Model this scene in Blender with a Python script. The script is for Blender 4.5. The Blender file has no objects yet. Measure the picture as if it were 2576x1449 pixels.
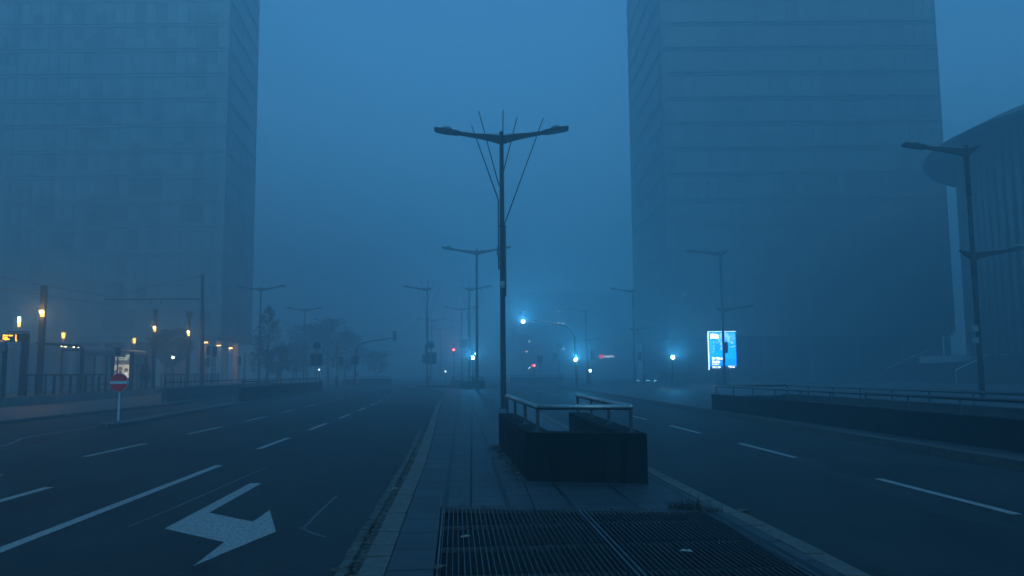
import bpy, math, random
from mathutils import Vector, Matrix, noise
sc = bpy.context.scene
COL = sc.collection
R = math.radians
random.seed(7)

# ------------------------------------------------------------------ camera geometry (surveying helpers)
F, CX, CY, CH = 2050.0, 1288.0, 724.5, 1.65
PITCH, ROLL = math.atan((936 - CY) / F), R(.5)

def ray(px, py):
    u = (px - CX) / F; v = (CY - py) / F
    u0 = u * math.cos(ROLL) + v * math.sin(ROLL); v0 = -u * math.sin(ROLL) + v * math.cos(ROLL)
    return Vector((u0, math.cos(PITCH) - v0 * math.sin(PITCH), math.sin(PITCH) + v0 * math.cos(PITCH)))

def G(px, py, z=0.0):                       # where a sight line meets the level z
    d = ray(px, py); t = (z - CH) / d.z
    return Vector((d.x * t, d.y * t, z))

def W(px, py, Y):                           # a sight line at distance Y
    d = ray(px, py); t = Y / d.y
    return Vector((d.x * t, Y, CH + d.z * t))

RD = R(3.55)                                # the avenue runs 3.55 degrees left of the view
DIR = Vector((-math.sin(RD), math.cos(RD), 0)); PER = Vector((math.cos(RD), math.sin(RD), 0))

# ------------------------------------------------------------------ materials
MATS = {}
def mat(name, col, rough=.7, metal=0.0, var=0.0, scale=6.0, bump=0.0, stretch=(1, 1, 1), spec=.5):
    if name in MATS: return MATS[name]
    m = bpy.data.materials.new(name); m.use_nodes = True; nt = m.node_tree; L = nt.links
    b = nt.nodes['Principled BSDF']
    b.inputs['Base Color'].default_value = (*col, 1); b.inputs['Roughness'].default_value = rough
    b.inputs['Metallic'].default_value = metal; b.inputs['Specular IOR Level'].default_value = spec
    if var or bump:
        tc = nt.nodes.new('ShaderNodeTexCoord'); mp = nt.nodes.new('ShaderNodeMapping')
        mp.inputs['Scale'].default_value = stretch
        L.new(tc.outputs['Object'], mp.inputs['Vector'])
        n = nt.nodes.new('ShaderNodeTexNoise'); n.inputs['Scale'].default_value = scale
        n.inputs['Detail'].default_value = 6; n.inputs['Roughness'].default_value = .65
        L.new(mp.outputs['Vector'], n.inputs['Vector'])
        if var:
            r = nt.nodes.new('ShaderNodeValToRGB')
            r.color_ramp.elements[0].position = .3; r.color_ramp.elements[1].position = .7
            r.color_ramp.elements[0].color = (*[c * (1 - var) for c in col], 1)
            r.color_ramp.elements[1].color = (*[min(1, c * (1 + var)) for c in col], 1)
            L.new(n.outputs['Fac'], r.inputs['Fac']); L.new(r.outputs['Color'], b.inputs['Base Color'])
        if bump:
            bp = nt.nodes.new('ShaderNodeBump'); bp.inputs['Strength'].default_value = bump
            bp.inputs['Distance'].default_value = .02
            L.new(n.outputs['Fac'], bp.inputs['Height']); L.new(bp.outputs['Normal'], b.inputs['Normal'])
    MATS[name] = m
    return m

def emit(name, col, s):
    if name in MATS: return MATS[name]
    m = bpy.data.materials.new(name); m.use_nodes = True; nt = m.node_tree
    b = nt.nodes['Principled BSDF']; b.inputs['Base Color'].default_value = (.02, .02, .02, 1)
    b.inputs['Emission Color'].default_value = (*col, 1); b.inputs['Emission Strength'].default_value = s
    m.cycles.emission_sampling = 'NONE'
    MATS[name] = m
    return m

def emit_lit(name, col, s):
    m = emit(name, col, s); m.cycles.emission_sampling = 'FRONT'; return m

def asphalt():
    m = bpy.data.materials.new('asphalt'); m.use_nodes = True; nt = m.node_tree; L = nt.links; N = nt.nodes.new
    b = nt.nodes['Principled BSDF']; tc = N('ShaderNodeTexCoord')
    def tex(scale, det, stretch=(1, 1, 1)):
        mp = N('ShaderNodeMapping'); mp.inputs['Scale'].default_value = stretch; mp.inputs['Rotation'].default_value = (0, 0, -RD)
        L.new(tc.outputs['Object'], mp.inputs['Vector'])
        n = N('ShaderNodeTexNoise'); n.inputs['Scale'].default_value = scale; n.inputs['Detail'].default_value = det
        n.inputs['Roughness'].default_value = .65
        L.new(mp.outputs['Vector'], n.inputs['Vector']); return n.outputs['Fac']
    wear = tex(1.1, 5, (1, .03, 1)); blot = tex(.42, 8); grain = tex(48, 4)
    def math_(op, a, c):
        n = N('ShaderNodeMath'); n.operation = op
        for i, x in enumerate((a, c)):
            if isinstance(x, float): n.inputs[i].default_value = x
            else: L.new(x, n.inputs[i])
        return n.outputs[0]
    s = math_('ADD', math_('MULTIPLY', wear, .55), math_('MULTIPLY', blot, .45)); s = math_('ADD', s, math_('MULTIPLY', grain, .25))
    r = N('ShaderNodeValToRGB'); r.color_ramp.elements[0].position = .545; r.color_ramp.elements[1].position = .71
    r.color_ramp.elements[0].color = (.001, .0011, .0013, 1); r.color_ramp.elements[1].color = (.029, .028, .027, 1)
    L.new(s, r.inputs['Fac'])
    # thin sealed cracks
    v = N('ShaderNodeTexVoronoi'); v.feature = 'DISTANCE_TO_EDGE'; v.inputs['Scale'].default_value = .16
    nz = tex(.9, 5); mx = N('ShaderNodeMixRGB'); mx.blend_type = 'ADD'; mx.inputs['Fac'].default_value = .6
    L.new(tc.outputs['Object'], mx.inputs[1]); L.new(nz, mx.inputs[2]); L.new(mx.outputs[0], v.inputs['Vector'])
    lt = math_('LESS_THAN', v.outputs['Distance'], .0022)
    m2 = N('ShaderNodeMixRGB'); L.new(lt, m2.inputs['Fac']); L.new(r.outputs['Color'], m2.inputs[1]); m2.inputs[2].default_value = (.012, .013, .014, 1)
    L.new(m2.outputs[0], b.inputs['Base Color'])
    rr = N('ShaderNodeMapRange'); rr.inputs['From Min'].default_value = .35; rr.inputs['From Max'].default_value = .7
    rr.inputs['To Min'].default_value = .5; rr.inputs['To Max'].default_value = .75
    L.new(s, rr.inputs['Value']); L.new(rr.outputs[0], b.inputs['Roughness'])
    bp = N('ShaderNodeBump'); bp.inputs['Strength'].default_value = .5; bp.inputs['Distance'].default_value = .012
    L.new(grain, bp.inputs['Height']); L.new(bp.outputs['Normal'], b.inputs['Normal'])
    b.inputs['Specular IOR Level'].default_value = .32
    return m

def slabs(name, c1, c2, joint, w, h, gap=.02, rot=RD, offset=0.0, rough=.62, spec=.4):
    m = bpy.data.materials.new(name); m.use_nodes = True; nt = m.node_tree; L = nt.links; N = nt.nodes.new
    b = nt.nodes['Principled BSDF']; tc = N('ShaderNodeTexCoord'); mp = N('ShaderNodeMapping')
    mp.inputs['Rotation'].default_value = (0, 0, -rot); mp.inputs['Location'].default_value = (.18, .1, 0)
    L.new(tc.outputs['Object'], mp.inputs['Vector'])
    dn = N('ShaderNodeTexNoise'); dn.inputs['Scale'].default_value = 1.2; dn.inputs['Detail'].default_value = 3
    L.new(tc.outputs['Object'], dn.inputs['Vector'])
    ad = N('ShaderNodeMixRGB'); ad.blend_type = 'ADD'; ad.inputs['Fac'].default_value = .03
    L.new(mp.outputs[0], ad.inputs[1]); L.new(dn.outputs['Color'], ad.inputs[2])
    br = N('ShaderNodeTexBrick'); br.offset = offset; br.inputs['Scale'].default_value = 1
    br.inputs['Brick Width'].default_value = w; br.inputs['Row Height'].default_value = h
    br.inputs['Mortar Size'].default_value = gap; br.inputs['Mortar Smooth'].default_value = .1
    br.inputs['Color1'].default_value = (*c1, 1); br.inputs['Color2'].default_value = (*c2, 1); br.inputs['Mortar'].default_value = (*joint, 1)
    L.new(ad.outputs[0], br.inputs['Vector'])
    n = N('ShaderNodeTexNoise'); n.inputs['Scale'].default_value = 2.2; n.inputs['Detail'].default_value = 8; n.inputs['Roughness'].default_value = .7
    L.new(tc.outputs['Object'], n.inputs['Vector'])
    mr = N('ShaderNodeMapRange'); mr.inputs['From Min'].default_value = .3; mr.inputs['From Max'].default_value = .7
    mr.inputs['To Min'].default_value = .55; mr.inputs['To Max'].default_value = 1.35
    L.new(n.outputs['Fac'], mr.inputs['Value'])
    mu = N('ShaderNodeMixRGB'); mu.blend_type = 'MULTIPLY'; mu.inputs['Fac'].default_value = 1
    L.new(br.outputs['Color'], mu.inputs[1]); L.new(mr.outputs[0], mu.inputs[2]); L.new(mu.outputs[0], b.inputs['Base Color'])
    b.inputs['Roughness'].default_value = rough; b.inputs['Specular IOR Level'].default_value = spec
    bp = N('ShaderNodeBump'); bp.inputs['Strength'].default_value = .6; bp.inputs['Distance'].default_value = .015; bp.invert = True
    L.new(br.outputs['Fac'], bp.inputs['Height'])
    b2 = N('ShaderNodeBump'); b2.inputs['Strength'].default_value = .25; b2.inputs['Distance'].default_value = .01
    L.new(n.outputs['Fac'], b2.inputs['Height']); L.new(bp.outputs['Normal'], b2.inputs['Normal'])
    L.new(b2.outputs['Normal'], b.inputs['Normal'])
    return m

def paint():
    m = bpy.data.materials.new('road_paint'); m.use_nodes = True; nt = m.node_tree; L = nt.links; N = nt.nodes.new
    b = nt.nodes['Principled BSDF']; tc = N('ShaderNodeTexCoord')
    n = N('ShaderNodeTexNoise'); n.inputs['Scale'].default_value = 24; n.inputs['Detail'].default_value = 10; n.inputs['Roughness'].default_value = .75
    L.new(tc.outputs['Object'], n.inputs['Vector'])
    w = N('ShaderNodeTexWave'); w.inputs['Scale'].default_value = 16; w.inputs['Distortion'].default_value = 7; w.inputs['Detail'].default_value = 2
    L.new(tc.outputs['Object'], w.inputs['Vector'])
    r = N('ShaderNodeValToRGB'); r.color_ramp.elements[0].position = .36; r.color_ramp.elements[1].position = .60
    r.color_ramp.elements[0].color = (.11, .10, .095, 1); r.color_ramp.elements[1].color = (.62, .50, .45, 1)
    L.new(n.outputs['Fac'], r.inputs['Fac'])
    mu = N('ShaderNodeMixRGB'); mu.blend_type = 'MULTIPLY'; mu.inputs['Fac'].default_value = .22
    L.new(r.outputs['Color'], mu.inputs[1]); L.new(w.outputs['Color'], mu.inputs[2])
    L.new(mu.outputs[0], b.inputs['Base Color']); b.inputs['Roughness'].default_value = .6
    return m

def panes(name, c1, c2, w, h, rough=.22, metal=.6):
    # one tone per glass pane (blinds up or down), object space
    m = bpy.data.materials.new(name); m.use_nodes = True; nt = m.node_tree; L = nt.links; N = nt.nodes.new
    b = nt.nodes['Principled BSDF']; tc = N('ShaderNodeTexCoord'); sp = N('ShaderNodeSeparateXYZ'); L.new(tc.outputs['Object'], sp.inputs[0])
    ad = N('ShaderNodeMath'); ad.operation = 'ADD'; L.new(sp.outputs[0], ad.inputs[0]); L.new(sp.outputs[1], ad.inputs[1])
    def cell(o, s):
        d = N('ShaderNodeMath'); d.operation = 'DIVIDE'; L.new(o, d.inputs[0]); d.inputs[1].default_value = s
        f = N('ShaderNodeMath'); f.operation = 'FLOOR'; L.new(d.outputs[0], f.inputs[0]); return f.outputs[0]
    cb = N('ShaderNodeCombineXYZ'); L.new(cell(ad.outputs[0], w), cb.inputs[0]); L.new(cell(sp.outputs[2], h), cb.inputs[1])
    wn = N('ShaderNodeTexWhiteNoise'); L.new(cb.outputs[0], wn.inputs['Vector'])
    r = N('ShaderNodeValToRGB'); r.color_ramp.elements[0].position = .15; r.color_ramp.elements[1].position = .5
    r.color_ramp.elements[0].color = (*c1, 1); r.color_ramp.elements[1].color = (*c2, 1)
    L.new(wn.outputs['Value'], r.inputs['Fac']); L.new(r.outputs['Color'], b.inputs['Base Color'])
    b.inputs['Roughness'].default_value = rough; b.inputs['Metallic'].default_value = metal
    return m

ASPH = asphalt(); PAINT = paint()
SLAB = slabs('median_slabs', (.026, .030, .034), (.044, .049, .054), (.003, .0035, .004), .72, .74, .03)
PLAZA = slabs('plaza_paving', (.045, .048, .052), (.058, .062, .066), (.03, .03, .032), .6, .3, .012, offset=.5)
PAVE = slabs('pavement_paving', (.05, .053, .056), (.068, .07, .072), (.015, .015, .015), .5, .5, .012, offset=.5)
KERB = mat('kerb_granite', (.125, .098, .082), .75, var=.35, scale=9, bump=.4)
KERBD = mat('kerb_dark', (.085, .07, .06), .75, var=.35, scale=9, bump=.4)
GRAN = slabs('dark_granite', (.007, .007, .0075), (.012, .012, .0125), (.002, .002, .002), .62, .282, .012, rough=.85, spec=.08)
CONC = mat('dark_concrete', (.016, .017, .018), .9, var=.4, scale=2.5, bump=.3, spec=.2)
LCONC = mat('pale_concrete', (.4, .4, .4), .8, var=.25, scale=3, bump=.2)
STEEL = mat('brushed_steel', (.44, .42, .40), .42, 1.0, var=.2, scale=30, stretch=(1, 1, 1))
STEELD = mat('weathered_steel', (.12, .12, .12), .5, .8, var=.3, scale=20)
GALV = mat('grating_steel', (.13, .135, .14), .5, .9, var=.35, scale=12)
POLE = mat('dark_lamp_paint', (.014, .016, .018), .6, 0, var=.3, scale=3, spec=.3)
BLACK = mat('black_paint', (.012, .013, .014), .55, .1, var=.3, scale=4)
WHITE = mat('white_paint', (.62, .62, .60), .55, var=.1, scale=4)
GREY = mat('grey_paint', (.22, .225, .23), .5, .4, var=.15, scale=5)
RED = mat('sign_red', (1.0, .002, .012), .5)
DARKW = mat('pit_dark', (.004, .004, .004), .95)
BARK = mat('bark', (.035, .028, .022), .9, var=.4, scale=8, bump=.5)
LEAFB = mat('autumn_leaves', (.085, .055, .03), .7, var=.5, scale=3)
LEAFG = mat('dark_leaves', (.035, .045, .022), .7, var=.5, scale=3)
DRY = mat('dry_grass', (.022, .014, .010), .8, var=.4, scale=9)
CREAM = mat('cream_facade', (.33, .33, .31), .7, var=.1, scale=2)

# ------------------------------------------------------------------ mesh building
class MB:
    def __init__(s): s.v = []; s.f = []; s.m = []
    def add(s, vs, fs, m=0):
        o = len(s.v); s.v += [Vector(p) for p in vs]
        for f in fs: s.f.append([i + o for i in f]); s.m.append(m)
        return s
    def box(s, c, d, rz=0.0, m=0):
        c = Vector(c); M = Matrix.Rotation(rz, 3, 'Z'); hx, hy, hz = d[0] / 2, d[1] / 2, d[2] / 2
        vs = [c + M @ Vector((x * hx, y * hy, z * hz)) for z in (-1, 1) for x, y in ((-1, -1), (1, -1), (1, 1), (-1, 1))]
        return s.add(vs, [(0, 3, 2, 1), (4, 5, 6, 7), (0, 1, 5, 4), (1, 2, 6, 5), (2, 3, 7, 6), (3, 0, 4, 7)], m)
    def loft(s, rings, m=0, cap=True):
        n = len(rings[0]); vs = [p for r in rings for p in r]; fs = []
        for i in range(len(rings) - 1):
            for j in range(n):
                k = (j + 1) % n; fs.append((i * n + j, i * n + k, (i + 1) * n + k, (i + 1) * n + j))
        if cap: fs += [tuple(reversed(range(n))), tuple(range((len(rings) - 1) * n, len(rings) * n))]
        return s.add(vs, fs, m)
    def tube(s, pts, r, n=8, m=0):
        pts = [Vector(p) for p in pts]; rs = r if isinstance(r, (list, tuple)) else [r] * len(pts); rings = []
        for i, p in enumerate(pts):
            a = pts[max(i - 1, 0)]; b = pts[min(i + 1, len(pts) - 1)]; t = (b - a).normalized()
            u = t.cross(Vector((0, 0, 1)) if abs(t.z) < .95 else Vector((0, 1, 0))).normalized(); w = t.cross(u)
            rings.append([p + (u * math.cos(2 * math.pi * k / n) + w * math.sin(2 * math.pi * k / n)) * rs[i] for k in range(n)])
        return s.loft(rings, m)
    def prism(s, poly, z0, z1, m=0):
        a = [Vector((p[0], p[1], z0)) for p in poly]; b = [Vector((p[0], p[1], z1)) for p in poly]; n = len(poly)
        area = sum(poly[i][0] * poly[(i + 1) % n][1] - poly[(i + 1) % n][0] * poly[i][1] for i in range(n))
        if area < 0: a.reverse(); b.reverse()
        return s.add(a + b, [tuple(reversed(range(n))), tuple(range(n, 2 * n))] + [(i, (i + 1) % n, n + (i + 1) % n, n + i) for i in range(n)], m)
    def bar(s, a, b, w, h, m=0):            # box from a to b, w wide, h high
        a = Vector(a); b = Vector(b); t = (b - a).normalized(); u = t.cross(Vector((0, 0, 1)))
        u = u.normalized() if u.length > 1e-4 else Vector((1, 0, 0)); q = u.cross(t)
        def ring(p): return [p + u * x * w / 2 + q * y * h / 2 for x, y in ((-1, -1), (1, -1), (1, 1), (-1, 1))]
        return s.loft([ring(a), ring(b)], m)
    def build(s, name, mats, parent=None, smooth=False):
        me = bpy.data.meshes.new(name)
        off = Vector((0, 0, 0)); p = parent
        while p is not None: off += p.location; p = p.parent
        me.from_pydata([v - off for v in s.v], [], s.f)
        if not isinstance(mats, (list, tuple)): mats = [mats]
        for m in mats: me.materials.append(m)
        me.polygons.foreach_set('material_index', s.m)
        if smooth: me.polygons.foreach_set('use_smooth', [True] * len(s.f))
        me.validate(); me.update()
        o = bpy.data.objects.new(name, me); COL.objects.link(o); o.parent = parent
        return o

def tag(o, label, cat, group=None):
    o['label'] = label; o['category'] = cat
    if group: o['group'] = group
    return o
def thing(name, label, cat, loc, group=None):
    o = bpy.data.objects.new(name, None); COL.objects.link(o); o.location = Vector(loc); o.empty_display_size = .3
    return tag(o, label, cat, group)
def struct(name, mb, m, kind='structure'):
    o = mb.build(name, m); o['kind'] = kind; return o
def text(name, body, size, loc, m, parent, rz=0.0, align='LEFT', bold=0.0, ext=.006, sx=1.0):
    c = bpy.data.curves.new(name, 'FONT'); c.body = body; c.size = size; c.align_x = align; c.extrude = ext; c.offset = bold
    c.resolution_u = 2
    c.materials.append(m); tmp = bpy.data.objects.new('tmp', c); COL.objects.link(tmp)
    me = bpy.data.meshes.new_from_object(tmp.evaluated_get(bpy.context.evaluated_depsgraph_get())); me.name = name
    bpy.data.objects.remove(tmp); bpy.data.curves.remove(c)
    o = bpy.data.objects.new(name, me); COL.objects.link(o); o.parent = parent
    off = Vector((0, 0, 0)); p = parent
    while p is not None: off += p.location; p = p.parent
    o.location = Vector(loc) - off; o.rotation_euler = (R(90), 0, rz); o.scale = (sx, 1, 1)
    return o
def lamp(name, loc, col, watts, rad=.1, parent=None):
    l = bpy.data.lights.new(name, 'POINT'); l.energy = watts; l.color = col; l.shadow_soft_size = rad
    o = bpy.data.objects.new(name, l); COL.objects.link(o); o.parent = parent
    off = Vector((0, 0, 0)); p = parent
    while p is not None: off += p.location; p = p.parent
    o.location = Vector(loc) - off
    return o
def spot(name, loc, f, col, watts, rad, parent):
    l = bpy.data.lights.new(name, 'SPOT'); l.energy = watts; l.color = col; l.shadow_soft_size = rad; l.spot_size = R(120); l.spot_blend = 1
    o = bpy.data.objects.new(name, l); COL.objects.link(o); o.parent = parent
    off = Vector((0, 0, 0)); p = parent
    while p is not None: off += p.location; p = p.parent
    o.location = Vector(loc) - off; o.rotation_euler = Vector((f.x, f.y, .8)).to_track_quat('-Z', 'Y').to_euler(); return o
def off_line(pts, d):                       # polyline shifted sideways (to its right when d > 0)
    out = []
    for i, p in enumerate(pts):
        a = pts[max(i - 1, 0)]; b = pts[min(i + 1, len(pts) - 1)]; t = (Vector(b) - Vector(a)); t.z = 0; t.normalize()
        out.append(Vector((p[0] + t.y * d, p[1] - t.x * d, 0)))
    return out
def strip(pts, d0, d1, z0, z1, seg=None, gap=.012):
    mb = MB(); P = [Vector((p[0], p[1], 0)) for p in pts]
    if seg:                                  # cut into stones
        Q = []
        for a, b in zip(P, P[1:]):
            L = (b - a).length; n = max(1, round(L / seg)); Q += [a.lerp(b, i / n) for i in range(n)]
        P = Q + [P[-1]]
    A = off_line(P, d0); B = off_line(P, d1)
    for i in range(len(P) - 1):
        a0, a1, b0, b1 = A[i], A[i + 1], B[i], B[i + 1]
        if seg:
            L = (a1 - a0).length; e = min(.2, gap / max(L, .01)); a0, a1 = a0.lerp(a1, e), a1.lerp(a0, e); b0, b1 = b0.lerp(b1, e), b1.lerp(b0, e)
        dz = random.uniform(-.004, .004) if seg else 0
        mb.prism([a0[:2], a1[:2], b1[:2], b0[:2]], z0, z1 + dz)
    return mb
def smoothline(pts, k=4):
    P = [Vector((p[0], p[1], 0)) for p in pts]; out = []
    for i in range(len(P) - 1):
        p0, p1, p2, p3 = P[max(i - 1, 0)], P[i], P[i + 1], P[min(i + 2, len(P) - 1)]
        for j in range(k):
            t = j / k
            out.append(.5 * ((2 * p1) + (p2 - p0) * t + (2 * p0 - 5 * p1 + 4 * p2 - p3) * t * t + (3 * p1 - p0 - 3 * p2 + p3) * t ** 3))
    return out + [P[-1]]

# ------------------------------------------------------------------ GROUND
mb = MB(); mb.add([(-500, -398, 0), (500, -398, 0), (500, 500, 0), (-500, 500, 0)], [(0, 1, 2, 3)])
struct('road', mb, ASPH)

# median
LK = [(-.72, -1.5), (-.95, 2.5)] + [G(*p, .13)[:2] for p in ((898, 1449), (975, 1292), (1057.6, 1124.6), (1096.8, 1021), (1118, 989))] + [(-6.6, 71.5), (-9.2, 79), (-11.2, 84)]
RK = [(3.05, -1.5), (2.85, 2.5)] + [G(*p, .13)[:2] for p in ((2188, 1447), (1868, 1289), (1634, 1176))] + [(-.2, 50), (-2.2, 80), (-2.6, 84)]
LKs, RKs = smoothline(LK), smoothline(RK)
gl = (G(1096.8, 1439, .13) - G(1112.6, 1277.6, .13)); gl.normalize()
ga = G(1112.6, 1277.6, .13); gb = G(1778, 1291, .13); gc = G(2047, 1449, .13); gd = G(1096.8, 1439, .13)
gd2 = ga + gl * 7.2; gc2 = Vector((2.42, 2.3, .13)); gb = Vector((gb.x, ga.y - .42, .13))
kl, kr = off_line(LKs, .21), off_line(RKs, -.19)
def xat(line, y):
    for a, b in zip(line, line[1:]):
        if a[1] <= y <= b[1]: return a[0] + (b[0] - a[0]) * (y - a[1]) / max(b[1] - a[1], 1e-6)
    return line[-1][0]
mb = MB()
far = [p for p in kl if p[1] > ga.y] ; farr = [p for p in kr if p[1] > gb.y]
near = [p for p in kl if p[1] <= ga.y]; nearr = [p for p in kr if p[1] <= gb.y]
ys = sorted({round(p[1], 2) for p in far} | {round(p[1], 2) for p in farr if p[1] > ga.y + .3} | {ga.y + .02})
def cell(poly): mb.prism([(p[0], p[1]) for p in poly], .0, .13)
prev = None
rows = []
for y in ys: rows.append(((xat(kl, y), y), (xat(kr, y), y)))
first = [(xat(kl, ga.y), ga.y), (ga.x, ga.y), (gb.x, gb.y), (xat(kr, gb.y), gb.y)] + [(rows[1][1][0], rows[1][1][1]), (rows[1][0][0], rows[1][0][1])]
cell(first)
for (a, b), (c, d) in zip(rows[1:], rows[2:]): cell([a, b, d, c])
cell([(xat(kl, ga.y), ga.y), (xat(kl, 6.3), 6.3), (xat(kl, 2.3), 2.3), (gd2.x, 2.3), (ga.x, ga.y)])
cell([(xat(kr, gb.y), gb.y), (xat(kr, 6.3), 6.3), (xat(kr, 2.3), 2.3), (gc2.x, 2.3), (gb.x, gb.y)])
cell([(xat(kl, 2.29), 2.29), (xat(kr, 2.29), 2.29), (xat(kr, -1.4), -1.4), (xat(kl, -1.4), -1.4)])
struct('median_pavement', mb, SLAB)
struct('kerb', strip(LKs, 0, .2, 0, .136, seg=1.25), KERB)
struct('kerb', strip(RKs, -.18, 0, 0, .136, seg=1.25), KERB)
struct('pavement_joint', strip([G(1184.5, 1276, .13), G(1186.5, 1120, .13), G(1188, 985, .13)], -.014, .014, .128, .1325), DARKW)
struct('pavement_joint', strip([G(1347, 1283, .13), G(1318, 1213, .13)], -.01, .01, .128, .1322), DARKW)
# cobbled gutter beside the left kerb
mb = MB(); Y = -1.0
while Y < 24:
    x0 = xat(LKs, Y)
    for k in range(2):
        w = .11; c = (x0 - .075 - k * .125 + random.uniform(-.008, .008), Y + random.uniform(-.01, .01), .008)
        d = (random.uniform(.095, .115), random.uniform(.12, .16), .03); q = Vector(c)
        r0 = [q + Vector((sx * d[0] / 2, sy * d[1] / 2, 0)) for sx, sy in ((-1, -1), (1, -1), (1, 1), (-1, 1))]
        tt = random.uniform(-.006, .008)
        r1 = [q + Vector((sx * d[0] / 2.6, sy * d[1] / 2.5, .022 + tt)) for sx, sy in ((-1, -1), (1, -1), (1, 1), (-1, 1))]
        mb.loft([r0, r1])
    Y += .165
struct('gutter', mb, mat('gutter_stone', (.085, .075, .065), .8, var=.5, scale=5, bump=.4))

# right-hand plaza and its kerb
PK = [(9.4, -3)] + [G(*p)[:2] for p in ((2576, 1185), (1964, 1075), (1791, 1041), (1604, 1009), (1482, 987))] + [(5.0, 84)]
PKs = smoothline(PK, 3); pin = off_line(PKs, .2)
mb = MB(); mb.prism([p[:2] for p in pin] + [(70, 132), (120, 132), (120, -3)], 0, .15)
struct('plaza', mb, PLAZA)
struct('kerb', strip(PKs, 0, .19, 0, .155, seg=1.25), KERBD)

# left pavement, side lane island
K1 = [G(-400, 1105, .12), G(0, 1059.7, .12), G(455.5, 1012.2, .12)]
k0 = K1[0]; kd = (K1[2] - K1[1]).normalized()
lk = [(K1[0].x, K1[0].y), (K1[1].x, K1[1].y), (K1[2].x, K1[2].y), (-20.4, 56), (-20.9, 62)]
mb = MB(); mb.prism([(p[0] - .2, p[1]) for p in lk] + [(-23.5, 90), (-26, 112), (-75, 112), (-75, lk[0][1])], 0, .12)
struct('pavement', mb, PAVE)
struct('kerb', strip(lk, -.2, 0, 0, .125, seg=1.25), KERB)
isl = smoothline([(-13.75, 27.6)] + [G(*p, .12)[:2] for p in ((245, 1066), (275, 1067.5), (313, 1063.5), (364, 1056.5), (458, 1038), (629, 1010))] + [(-17.9, 79.5), (-19.2, 84)], 3)
back = [(-21.0, 84), (-20.2, 78.2), (-15.9, 47.6), (-14.1, 34)]
mb = MB(); mb.prism([p[:2] for p in off_line(isl, -.17)] + back, 0, .12); struct('traffic_island', mb, PAVE)
struct('kerb', strip(isl, -.18, 0, 0, .125, seg=1.0), KERBD)

# painted markings
def mark(poly, z=.004, name='lane_marking'):
    mb = MB(); mb.prism([(p[0], p[1]) for p in poly], .001, z); return struct(name, mb, PAINT)
def dash(a, b, w):
    a = Vector((a[0], a[1], 0)); b = Vector((b[0], b[1], 0)); t = (b - a).normalized(); n = Vector((t.y, -t.x, 0)) * w / 2
    return mark([a - n, a + n, b + n, b - n])
def L7(x, y): return G(.33046 * x, 1047.7 + .33046 * y)
s0 = G(0, 1384.5); s1 = G(552, 1170.6); sd = (s1 - s0).normalized()
dash(s0 - sd * 9, s1, .14)
dash(G(0, 1260.5) - sd * 1.7, G(123, 1226), .14); dash(G(0, 1260.5) - sd * 7.7, G(0, 1260.5) - sd * 4.7, .14)
a0, a1 = G(215, 1148.5), G(366, 1116); b0, b1 = G(650, 1129.6), G(730, 1100); c0, c1 = G(2558, 1294), G(2200, 1205)
fa, fb, fc = G(700, 1036.5), G(990, 990.5), G(1457, 1012)
def series(p, q, far_pt, n0, n1, w):
    # dashes of 3 m with 3 m gaps, gently following the bend of the avenue
    L = (q - p).length
    D0 = (q - p).normalized(); far_d = (far_pt - p); T = far_d.length
    for k in range(n0, n1):
        def at(s):
            straight = p + D0 * s; chord = p + far_d.normalized() * s; t = max(0, min(1, s / T)); return straight.lerp(chord, t)
        dash(at(k * 6.1), at(k * 6.1 + 3.1), w)
series(a0, a1, G(800, 1015), -2, 12, .12)
series(b0, b1, fb, 0, 12, .13)
cdir = (G(1457, 1012) - c0).normalized()
for k in range(-1, 6): dash(c0 + cdir * (k * 6.2), c0 + cdir * (k * 6.2 + 3.1), .12)
dash(G(1405, 996.6), G(1336, 977.6), .13)
arrow = [L7(*p) for p in ((1255, 855), (1905, 510), (1990, 510), (1590, 735), (1925, 803), (2053, 714), (2100, 878), (1475, 1138), (1710, 958), (1450, 900))]
mark(arrow, name='arrow_marking')
# edge line of the side lane
el = [G(-160, 1155), G(0, 1124), G(41, 1110), G(75, 1099), G(243, 1073.5)]
struct('lane_marking', strip(smoothline(el, 4), -.045, .045, .001, .004), mat('faded_paint', (.16, .15, .14), .7, var=.5, scale=8))
# crossing dashes far ahead
for k in range(-8, 24):
    c = Vector((-17.0 + k * 1.3, 99 + .06 * 0, 0))
    if -13.2 < c.x < -3.2: continue
    if c.x > 6: continue
    dash(c - Vector((.45, 0, 0)), c + Vector((.45, 0, 0)), .6)
# old seams and worn lines in the asphalt
WORN = mat('worn_line', (.09, .085, .08), .7, var=.5, scale=6)
for pts in ([L7(2030, 385), L7(1500, 620), L7(980, 840)], [L7(2565, 605), L7(2440, 720), L7(2300, 860)], [L7(2275, 845), L7(2380, 890), L7(2480, 920)], [L7(0, 250), L7(340, 205), L7(730, 125)]):
    struct('road_seam', strip(smoothline(pts, 6), -.018, .018, .001, .003), WORN)

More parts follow.
